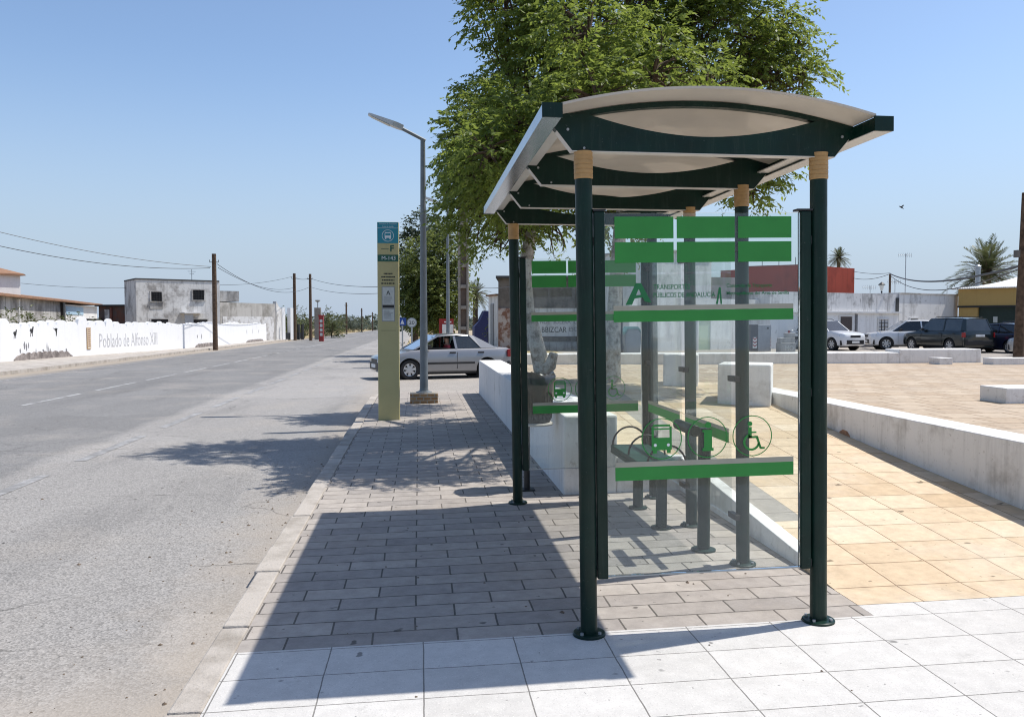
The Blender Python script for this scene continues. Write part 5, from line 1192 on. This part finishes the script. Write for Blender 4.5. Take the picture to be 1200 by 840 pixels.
mb = MB(); mb.tube([(WB[0], WB[1], -.1), (WB[0]+.02, WB[1], .9), tuple(at(1198, 300, 19.6)), tuple(Tp)], [.13, .12, .08, .065], 14); mb.build("shaft", WOODPOLE, o, smooth=50)
p_ = at(1196.5, 297, 19.35); mb = MB(); mb.box(p_[0]-.05, p_[0]+.03, p_[1]+.06, p_[1]+.2, p_[2]-.09, p_[2]+.09); mb.build("junction_box", plain("dull_box", (.12, .11, .10), .8), o)
o = thing("concrete_pylon", "tall concrete electricity pylon with hollow panels rising beside the light green tree", "utility pole", (X(543, 34), 34, zg(1.5, 34)))
x = X(543, 34); mb = MB(); zt = 7.6; zb = zg(1.5, 34)-.2
for s_ in (-1, 1): mb.box(x+s_*.165-.045, x+s_*.165+.045, 33.82, 34.18, zb, zt)
z = zb
while z < zt-.3: mb.box(x-.1195, x+.1195, 33.84, 34.16, z, z+.14); z += .84
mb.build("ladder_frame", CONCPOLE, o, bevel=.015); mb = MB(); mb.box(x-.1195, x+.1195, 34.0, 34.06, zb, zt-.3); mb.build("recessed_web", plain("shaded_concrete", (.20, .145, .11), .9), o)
PYL = (x, 34, 5.0)
def wire(label, a, b, sag, r=.012, group="power lines between the poles"):
    a, b = Vector(map(float, a)), Vector(map(float, b)); pts = [a.lerp(b, i/24)+Vector((0, 0, -4*sag*(i/24)*(1-i/24))) for i in range(25)]
    mb = MB(); mb.tube(pts, r, 5); o = mb.build("power_line", BLACK, smooth=60); return tag(o, label, "power line", group)
q1 = at(-130, 236, 44); wire("upper of two black wires sagging from the left edge to the thick brown pole", q1, (PT1[0]-.2, PT1[1], Z(315, 57.5)), .55, .016)
q1 = at(-140, 252, 40); wire("lower of two black wires sagging from the left edge to the thick brown pole", q1, (PT1[0]-.25, PT1[1]-.1, Z(316.5, 57.5)), .75, .018)
wire("thin wire strung between the white house and the grey house", at(25, 332, 66), at(147, 337.5, 78), .12, .014)
wire("upper sagging wire from the thick brown pole to the close pair of poles", (PT1[0]+.2, PT1[1], Z(312, 57.5)), (PT3[0], PT3[1], Z(337, 90)), 1.15, .018)
wire("lower sagging wire from the thick brown pole to the close pair of poles", (PT1[0]+.25, PT1[1], Z(316, 57.5)), (PT2[0], PT2[1], Z(338, 92)), .7, .018)
wire("near level wire rising from the grey house to the left pole of the pair", at(258, 334, 78), (PT2[0], PT2[1], Z(325, 92)), .25, .016)
wire("short taut wire joining the tops of the close pair of poles", PT2, PT3, .15, .022)
wire("upper long wire from the pole pair past the khaki slab to the concrete pylon", PT3, (PYL[0], 34, Z(328, 34)), .55, .018)
wire("lower long wire from the pole pair past the khaki slab to the concrete pylon", (PT3[0], PT3[1], PT3[2]-.9), (PYL[0], 34, Z(333, 34)), .55, .016)
wire("wire from the concrete pylon to the derelict wall behind the trees", (PYL[0], 34, Z(336, 34)), at(640, 322, 53), .35, .012)

# ---- beyond the side street, along the road
o = thing("red_booth", "narrow red booth with small panes standing by the far roadside", "booth", (X(376, 86), 86, zg(-9.7, 86)))
f = Face(G_(373.5, 86), G_(379, 86)); zb = zg(-9, 86); zt = Z(370.5, 86)
partm(o, f, "cabinet", REDP, 0, f.L, zb, zt, -.5, 0)
for k in range(4): partm(o, f, "pane", PAPER, .1, f.L-.1, zb+.55+k*.45, zb+.85+k*.45, .001, .02)
partm(o, f, "roof", REDP, -.05, f.L+.05, zt+.001, zt+.12, -.55, .06)
o = thing("gate_pillar", "pale masonry pillar with a dish on top behind the red booth", "pillar", (X(372.5, 96), 96, zg(0, 96)))
xx = X(372.5, 96); mb = MB(); mb.box(xx-.35, xx+.35, 95.7, 96.3, -.7, Z(361, 96)); mb.build("shaft", CONCPOLE, o); mb = MB(); mb.lathe([(.05, 0), (.06, .6), (.28, .75), (.3, .85), (.02, .9)], (xx, 96, Z(361, 96)), 12); mb.build("top_dish", GALV, o)
for k, (px, y, r, h_, lab) in enumerate(((332, 96, 1.6, 3.6, "dark bush above the ruined wall stub"), (339, 101, 1.4, 3.4, "dark bush between the white gate pillars"), (356, 105, 1.5, 2.6, "low dark bush between the two close poles"), (388, 108, 1.5, 3.4, "ragged dark shrub right of the red booth"), (396, 125, 2.2, 2.9, "wide dark shrub beside the dry verge"), (408, 190, 3.5, 3.3, "round pale far bush behind the thin pole"))):
    bush("bush", lab, X(px, y), y, zg(-5, y), r, FARLEAF if k == 5 else BUSH, 5, .22, h_, group="bushes along the far roadside")
for px, y, r, h_, lab in ((8, 50, 1.6, 2.3, "green bush peeping over the mural wall at the left edge"), (52, 55, 1.2, 2.0, "green bush behind the mural wall below the dark railing"), (95, 62, 1.7, 2.1, "wide green bush behind the mural wall before the pale shed")):
    bush("bush", lab, X(px, y), y, -.2, r, BUSH, 5, .16, h_)
bush("bush", "grey green roadside bush below the round road sign", X(480, 37), 37, zg(0, 37), .8, BUSH, 4, .10, 1.0)
bush("bush", "bright green bush growing against the blue tarpaulin", X(574, 56), 56, zg(3, 56), .5, LEAF2, 3, .12, 2.2)
P, A = [], []
for k in range(1500):
    y = random.uniform(240, 420); px = random.uniform(330, 640); P.append((X(px, y), y, zg(0, y)+abs(random.gauss(0, 1.2))+.3*math.sin(px*.3)+.8)); A.append(rng.normal(size=3))
holder = thing("far_trees_", "x", "x", (0, 300, 0)); ft = leaf_cloud(np.array(P), np.array(A), 6, 2.0, 1.5, .35, .1, FARLEAF, "far_trees", holder)
ft.parent = None; ft.location = holder.location; bpy.data.objects.remove(holder); ft["kind"] = "stuff"
P, A = [], []
for k in range(1400):
    y = random.uniform(60, 220); x = random.uniform(-.4, 5) if random.random() < .35 else random.uniform(-22, -14.3)
    if x < -10 and y < 100: continue
    P.append((x, y, zg(-1, y)+.02)); A.append(np.array([random.gauss(0, .4), random.gauss(0, .4), 1.0]))
holder = thing("dry_grass_", "x", "x", (0, 100, 0)); ft = leaf_cloud(np.array(P), np.array(A), 6, .55, .35, .14, .0, leafmat("dry_weed", (.22, .17, .09), (.34, .27, .15), (.46, .38, .22), .2), "dry_grass", holder)
ft.parent = None; ft.location = holder.location; bpy.data.objects.remove(holder); ft["kind"] = "stuff"
def sign_post(name, label, px, y, zt, shape, mat, s=.3):
    x = X(px, y); z0 = zg(x, y); o = thing(name, label, "road sign", (x, y, z0)); mb = MB(); mb.tube([(x, y+.04, z0-.1), (x, y+.04, zt)], .03, 8); mb.build("post", GALV, o)
    mb = MB()
    if shape == 'round': mb.cyl((x, y, zt), (x, y-.02, zt), s, n=24)
    else: mb.box(x-s, x+s, y-.02, y, zt-s, zt+s)
    pl_ = mb.build("plate", mat, o)
    if shape == 'round':
        mb = MB(); mb.cyl((x, y-.0205, zt), (x, y-.024, zt), s*.8, n=24); mb.build("plate_face", PAPER, pl_)
        text_mesh("20", lambda u, v, a: (x-s*.55+u, y-.0245-a, zt-s*.35+v), s*1.1, s*.7, .003, name="lettering", mat=BLACKINK, parent=pl_, local=False)
    else:
        mb = MB(); mb.prism([(-.5*s, -.6*s), (.5*s, -.6*s), (0, .6*s)], lambda u, v, a: (x+u, y-.0205-a, zt+v), 0, .004); mb.build("plate_face", WHITEP, pl_)
sign_post("road_sign", "round grey road sign on a post beside the street lamp pole", 482.5, 34, Z(378, 34), 'round', GALV, .2)
sign_post("road_sign", "small blue square road sign left of the round one", 471.5, 35, Z(377, 35), 'square', BLUEP, .16)
o = thing("advertising_board", "red and white board seen above the silver car's roof", "sign board", (X(523, 37), 37, zg(1, 37)))
f = Face(G_(514.5, 37), G_(531.5, 37)); partm(o, f, "red_frame", REDP, 0, f.L, zg(1, 37), f.z(523, 373.5), -.12, 0); partm(o, f, "white_panel", WHITEP, f.L*.22, f.L*.98, zg(1, 37)+.2, f.z(523, 380), .001, .02); partm(o, f, "red_header_text", WHITEP, f.L*.35, f.L*.85, f.z(523, 378), f.z(523, 376.5), .001, .01)
o = thing("tarpaulin_shed", "dark blue tarpaulin covered shed right of the concrete pylon", "shed", (X(568, 60), 60, zg(3, 60)))
f = Face(G_(556, 60), G_(580, 60)); mb = MB(); mb.prism([(0, -.5), (f.L, -.5), (f.L, 1.9), (f.L*.8, 2.3), (f.L*.5, 2.35), (f.L*.25, 1.6), (0, 1.2)], lambda u, v, a: f.p(u, v, -a), 0, 2.5); mb.build("tarpaulin", BLUEWALL, o)

# ---- derelict building behind the left tree
o, f = building("derelict_building", "derelict brown and white building with black graffiti behind the left tree", G_(584, 52), G_(737, 51), "building")
gz0 = -.4; z1 = f.z(650, 361)
partm(o, f, "lower_wall", DIRTYWHITE, 0, f.L, gz0, z1, -6, 0); up = partm(o, f, "upper_wall", BROWNRENDER, 0, f.L, z1+.001, f.z(650, 326), -6, .03)
partm(o, f, "brick_pier", BRICKMIX, 0, f.s(609), gz0, z1-.002, .001, .12); partm(o, f, "brown_band", BROWNRENDER, f.s(609)+.01, f.L, f.z(650, 400.5), f.z(650, 394), .001, .025); partm(o, f, "grey_footing", GREYRENDER, f.s(609)+.01, f.L, gz0, f.z(650, 400.6), .001, .05)
partm(o, f, "roof_edge", plain("dark_roof_edge", (.07, .07, .07), .9), -.15, f.L+.1, f.z(650, 326)+.001, f.z(650, 326)+.14, -6.2, .3)
GT = lambda px, py: (lambda u, v, a: f.p(f.s(px)+u, f.z(650, py)+v, .002+a))
text_mesh("NDE  SOLERA  C", GT(633, 379.5), f.s(676)-f.s(633), .28, .006, name="graffiti", mat=GREYINK, parent=o, local=False)
g_ = text_mesh("BBIZCAR", GT(635, 389.5), f.s(664)-f.s(635), .34, .006, name="graffiti", mat=BLACKINK, parent=o, local=False)
text_mesh("ESC", GT(667, 388), f.s(676)-f.s(667), .25, .006, name="graffiti", mat=GREYINK, parent=o, local=False)
o, f = building("narrow_house", "narrow white rendered house end left of the derelict brick pier", G_(572.5, 55), G_(583.5, 52.5), "house")
partm(o, f, "wall", DIRTYWHITE, 0, f.L, -.4, f.z(578, 347), -5, 0); partm(o, f, "roof_edge", TERRACOTTA, -.2, f.L, f.z(578, 347)+.001, f.z(578, 345), -5.1, .15); partm(o, f, "shutter", plain("grey_shutter", (.26, .27, .28), .7), f.L*.3, f.L*.6, -.3, f.z(578, 356), .001, .06)

# ---- buildings beyond the plaza
o, f = building("white_outhouse", "long low white wall seen through the shelter's glass behind the grey bins", G_(737.5, 42.5), G_(902, 47.5), "wall")
partm(o, f, "wall", DIRTYWHITE, 0, f.L, -.4, f.z(880, 351), -.5, 0); opening(o, f, 818, 832, 375, 411, CLEANWHITE, PALEGREEN, name="door")
o, f = building("tall_white_block", "tall whitish block with stained face between the shelter's rear columns", G_(768, 46.0), G_(833, 48.4), "building")
partm(o, f, "wall", DIRTYWHITE, 0, f.L, -.3, f.z(800, 296), -6, 0); partm(o, f, "roof_edge", GREYRENDER, -.1, f.L+.1, f.z(800, 296)+.001, f.z(800, 294), -6.1, .12)
o, f = building("brown_block", "lower grey brown block right of the tall white block", G_(833.5, 49), G_(876, 49.4), "building")
partm(o, f, "wall", stained("brownish_render", (.36, .31, .28), (.24, .20, .18), .9, .6, .5, .7, .5, .2, 4), 0, f.L, -.3, f.z(850, 325), -6, 0)
o, f = building("red_building", "dark red flat roofed building behind the white houses", G_(866, 60), G_(951, 57), "building")
zt = f.z(940, 311); partm(o, f, "wall", REDWALL, 0, f.L, -.3, zt, -9, 0)
f2 = Face(G_(951, 57), G_(1000.5, 60)); mb = MB(); f2.box(mb, .0, f2.L, -.3, zt-.02, -8, -.01); mb.build("side_wall", REDWALL, o)
mb = MB(); f.box(mb, -.05, f.L, zt+.001, zt+.07, -9, .04); mb.build("roof_edge", plain("dull_red_edge", (.20, .05, .04), .9), o)
for px in (885, 905, 925): 
    mb = MB(); mb.tube([f.p(f.s(px), zt+.05, -2), f.p(f.s(px), zt+.75, -2)], .025, 5); mb.build("roof_rod", BLACK, o)
o, f = building("white_house", "white single storey house with streaked parapet, brown door and grey plinth", G_(902.5, 46.2), G_(1053, 50.2), "house")
zt = f.z(1000, 343.5); partm(o, f, "wall", stained("bright_streaked_white", (.80, .795, .79), (.42, .40, .38), .9, .5, .56, .8, .35, .2, 4), 0, f.L, -.2, f.z(1000, 367), -6, 0)
partm(o, f, "parapet", stained("stained_parapet", (.66, .65, .64), (.22, .21, .20), .9, .7, .5, .68, 1.0, .2, 4), 0, f.L, f.z(1000, 366.6), zt, -6, -.05); partm(o, f, "ledge", CLEANWHITE, -.05, f.L+.05, f.z(1000, 366.9), f.z(1000, 365), -.049, .22)
partm(o, f, "dark_drip", plain("dark_damp", (.06, .06, .06), .9), f.L-.25, f.L-.02, f.z(1050, 366), f.z(1050, 349), -.049, .02)
partm(o, f, "plinth", plain("grey_plinth", (.10, .10, .11), .8), f.s(1003), f.L, -.2, f.z(1020, 392.5), .001, .05)
opening(o, f, 984, 998, 371, 408, CLEANWHITE, plain("brown_door", (.07, .05, .045), .6), name="door"); opening(o, f, 1029, 1040, 374.5, 391, CLEANWHITE, plain("pale_shutter", (.50, .50, .51), .6), grille=True); partm(o, f, "pipe", GREYINK, f.s(1002), f.s(1002)+.12, .1, f.z(1002, 368), .001, .1)
o, f = building("white_house", "plain whitewashed house with one small black window behind the dark green estate", G_(1053.3, 50.2), G_(1122, 53), "house")
partm(o, f, "wall", DIRTYWHITE, 0, f.L, -.2, f.z(1090, 345), -6, 0); opening(o, f, 1066, 1075, 373.5, 380, CLEANWHITE, DARK); partm(o, f, "parapet_ledge", GREYRENDER2, -.02, f.L, f.z(1090, 345)+.001, f.z(1090, 344), -6, .08)
o, f = building("ochre_building", "ochre building with white corrugated roof and dark green door at the right edge", G_(1122.3, 52.5), G_(1240, 47.5), "building")
z0, z1 = f.z(1160, 358), f.z(1160, 338)
partm(o, f, "fascia", OCHRE, 0, f.L, z0, z1, -7, 0); partm(o, f, "wall", OCHRE, .03, f.s(1145), -.2, z0-.001, -7, -.04); d_ = partm(o, f, "door", DKDOOR, f.s(1145)+.01, f.s(1196), -.2, z0-.001, -.6, -.25); partm(o, f, "wall", OCHRE, f.s(1196)+.01, f.L, -.2, z0-.001, -7, -.04)
partm(d_, f, "door_notice", PAPER, f.s(1162), f.s(1167), f.z(1165, 378), f.z(1165, 371), -.249, -.24); partm(o, f, "dark_rail", BLACK, -.02, f.L, z0-.12, z0-.002, .001, .06)
mb = MB(); n = 60
lo_, hi_ = [], []
for i in range(n*2+1):
    t_ = i/(n*2); s_ = -.3+(f.L+.6)*t_; c = .035*(1 if i % 2 else -1); lo_.append((s_, c)); hi_.append((s_, c))
vs = []
for (s_, c) in lo_: vs += [f.p(s_, z1+.06+c, .35), f.p(s_, z1+.08+c+2.0*max(0, min(1, (s_+.3)/(f.L*.85)))*.9+.15, -5.5)]
vs += [(x_, y_, z_-.05) for x_, y_, z_ in vs]; k = len(lo_)*2
mb.add(vs, [(2*i, 2*i+2, 2*i+3, 2*i+1) for i in range(len(lo_)-1)]+[(k+2*i, k+2*i+1, k+2*i+3, k+2*i+2) for i in range(len(lo_)-1)]+[(2*i, k+2*i, k+2*i+2, 2*i+2) for i in range(len(lo_)-1)]); mb.build("corrugated_roof", WHITEROOF, o)
mb = MB(); p0 = f.p(f.s(1137), z1-.2, -1); p1 = (p0[0], p0[1], Z(308, p0[1])); mb.tube([p0, p1], .16, 12); mb.cyl(p1, (p1[0], p1[1], p1[2]+.12), .22, .05, 12); mb.build("chimney_pipe", GALV, o)

# ---- masts, lanterns, bins and boxes
def lantern(label, px, y, ztop, zb):
    x = X(px, y); o = thing("street_lantern", label, "street lamp", (x, y, zb)); mb = MB()
    mb.lathe([(.13, 0), (.13, .1), (.09, .2), (.10, .5), (.06, .62), (.045, .8), (.04, ztop-zb-.75), (.07, ztop-zb-.72), (.03, ztop-zb-.62)], (x, y, zb), 14); mb.build("post", BLACK, o, smooth=40)
    mb = MB(); mb.lathe([(.09, ztop-zb-.60), (.19, ztop-zb-.22)], (x, y, zb), 6); mb.build("lantern_glass", PAPER, o); mb = MB(); mb.lathe([(.24, ztop-zb-.219), (.22, ztop-zb-.17), (.06, ztop-zb-.04), (.02, ztop-zb)], (x, y, zb), 12); mb.build("lantern_cap", BLACK, o)
lantern("black ornate street lantern by the grey recycling bin, its post seen through the glass", 728.5, 36, Z(285, 36), 0.0)
lantern("black ornate street lantern whose cap rises above the white house parapet", 1032.5, 55.5, Z(328, 55.5), 0.0)
def mast(name, label, px, y, z0, ztop, yagi, r=.025, cat="antenna", group=None):
    x = X(px, y); o = thing(name, label, cat, (x, y, z0), 0, group); mb = MB(); mb.tube([(x, y, z0), (x, y, ztop)], r, 6); mb.build("mast", GALV if yagi else WOODPOLE, o)
    if yagi:
        mb = MB(); mb.tube([(x-.55, y, ztop-.1), (x+.4, y, ztop-.1)], .018, 5)
        for k in range(7): mb.tube([(x-.5+k*.15, y, ztop-.25), (x-.5+k*.15, y, ztop+.05)], .010, 4)
        mb.build("aerial", GALV, o)
    return (x, y, ztop)
zr1 = 2.9
mast("roof_antenna", "tall thin television aerial on the white house roof", 1060, 53, zr1, Z(293, 53), True)
mast("roof_antenna", "short television aerial just left of the wooden roof post", 1048, 53.5, zr1, Z(326, 53.5), True, .02)
mast("roof_antenna", "small thin aerial left of the ornate lantern cap", 1019, 53, zr1, Z(333, 53), True, .018)
mast("roof_antenna", "bent thin aerial rod left of the ochre building", 1109, 55, zr1, Z(332, 55), False, .015)
RP = mast("roof_post", "dark wooden post carrying cables above the white house parapet", 1042, 51.8, zr1, Z(318, 51.8), False, .07, "post")
wire("thick black cable from the right edge pole to the post on the white house", at(1197, 311, 19.6), RP, .45, .035)
wire("thin black cable running just under the thick one at the right", at(1197, 314, 19.6), (RP[0], RP[1], RP[2]-.1), .75, .018)
wire("thin cable from the roof post leftwards to the red building", RP, at(1000, 326, 60), .2, .018)
wire("upper thin cable from the roof post to the red building corner", (RP[0], RP[1], RP[2]+.05), at(1000, 318, 60), .1, .016)
o = thing("recycling_bin", "grey recycling bin with a faded teal sloped top seen through the glass", "recycling bin", (X(742, 39), 39, 0)); f = Face(G_(732.5, 39), G_(752, 39)); zz = Z(386, 39); zt = Z(382, 39)
mb = MB(); mb.prism([(.06, .08), (f.L-.06, .08), (f.L, zz-.25), (f.L-.15, zz), (.15, zz), (0, zz-.25)], lambda u, v, a: f.p(u, v, -a), 0, .9); mb.build("bin_body", PLGREY, o, bevel=.03)
mb = MB(); mb.prism([(-.02, zz-.24), (.14, zz+.01), (f.L-.14, zz+.01), (f.L+.02, zz-.24), (f.L+.02, zz-.12), (f.L-.18, zz+.13), (.18, zz+.13), (-.02, zz-.12)], lambda u, v, a: f.p(u, v, -a), -.03, .93); mb.build("lid", TEALPL, o)
o = thing("utility_cabinet", "grey utility cabinet with red and white chevrons behind the plaza", "cabinet", (X(892, 41), 41, 0)); f = Face(G_(880, 41), G_(904, 41)); zt = Z(380.5, 41)
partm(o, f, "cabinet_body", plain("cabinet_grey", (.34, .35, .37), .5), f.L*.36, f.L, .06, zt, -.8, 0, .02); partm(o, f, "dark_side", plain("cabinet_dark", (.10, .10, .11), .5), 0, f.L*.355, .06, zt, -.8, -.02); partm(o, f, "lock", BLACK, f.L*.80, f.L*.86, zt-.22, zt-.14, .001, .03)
for s0, s1 in ((f.L*.10, f.L*.30), (f.L*.955, f.L*1.0)):
    b_ = partm(o, f, "chevron_plate", WHITEP, s0, s1, .22, .78, .001, .012); mb = MB(); sm = (s0+s1)/2
    for k in range(3): z_ = .28+.17*k; mb.prism([(s0+.01, z_+.09), (sm, z_), (s1-.01, z_+.09), (s1-.01, z_+.16), (sm, z_+.07), (s0+.01, z_+.16)], lambda u, v, a: f.p(u, v, .0125+a), 0, .004)
    mb.build("red_chevrons", REDP, b_)
o = thing("concrete_block", "grey lettered concrete block with a smaller one on it beside the cabinet", "block", (X(924, 40), 40, 0)); f = Face(G_(915.5, 40), G_(933, 40))
partm(o, f, "lower_block", CONCBLOCK, 0, f.L, 0, .86*.6, -.6, 0, .02); partm(o, f, "upper_block", CONCBLOCK, f.L*.0, f.L*.98, .52, .76, -.5, -.06, .02); partm(o, f, "top_block", CONCBLOCK, f.L*.42, f.L, .765, 1.0, -.45, -.1, .02)
text_mesh("MO", lambda u, v, a: f.p(f.L*.3+u, .12+v, .001+a), f.L*.55, .26, .006, name="lettering", mat=PAPER, parent=o, local=False)
# a bird in flight
b_ = at(1056, 243, 38); o = thing("bird", "small dark bird flying in the clear sky right of the shelter", "bird", tuple(b_)); x, y, z = map(float, b_)
mb = MB(); mb.tube([(x-.11, y, z+.05), (x-.05, y, z+.03), (x+.03, y, z-.01), (x+.09, y, z-.05), (x+.14, y, z-.07)], [.008, .03, .035, .018, .006], 8); bd = mb.build("body", BLACK, o, smooth=80)
for s_ in (-1, 1):
    mb = MB(); mb.hexa([(x-.02, y, z+.02), (x+.05, y, z), (x+.06, y+s_*.16, z+.07), (x+.0, y+s_*.17, z+.09)], [(x-.02, y, z+.028), (x+.05, y, z+.008), (x+.06, y+s_*.16, z+.074), (x+.0, y+s_*.17, z+.094)]); mb.build("wing", BLACK, o)
# scenes are assembled; nothing below this line
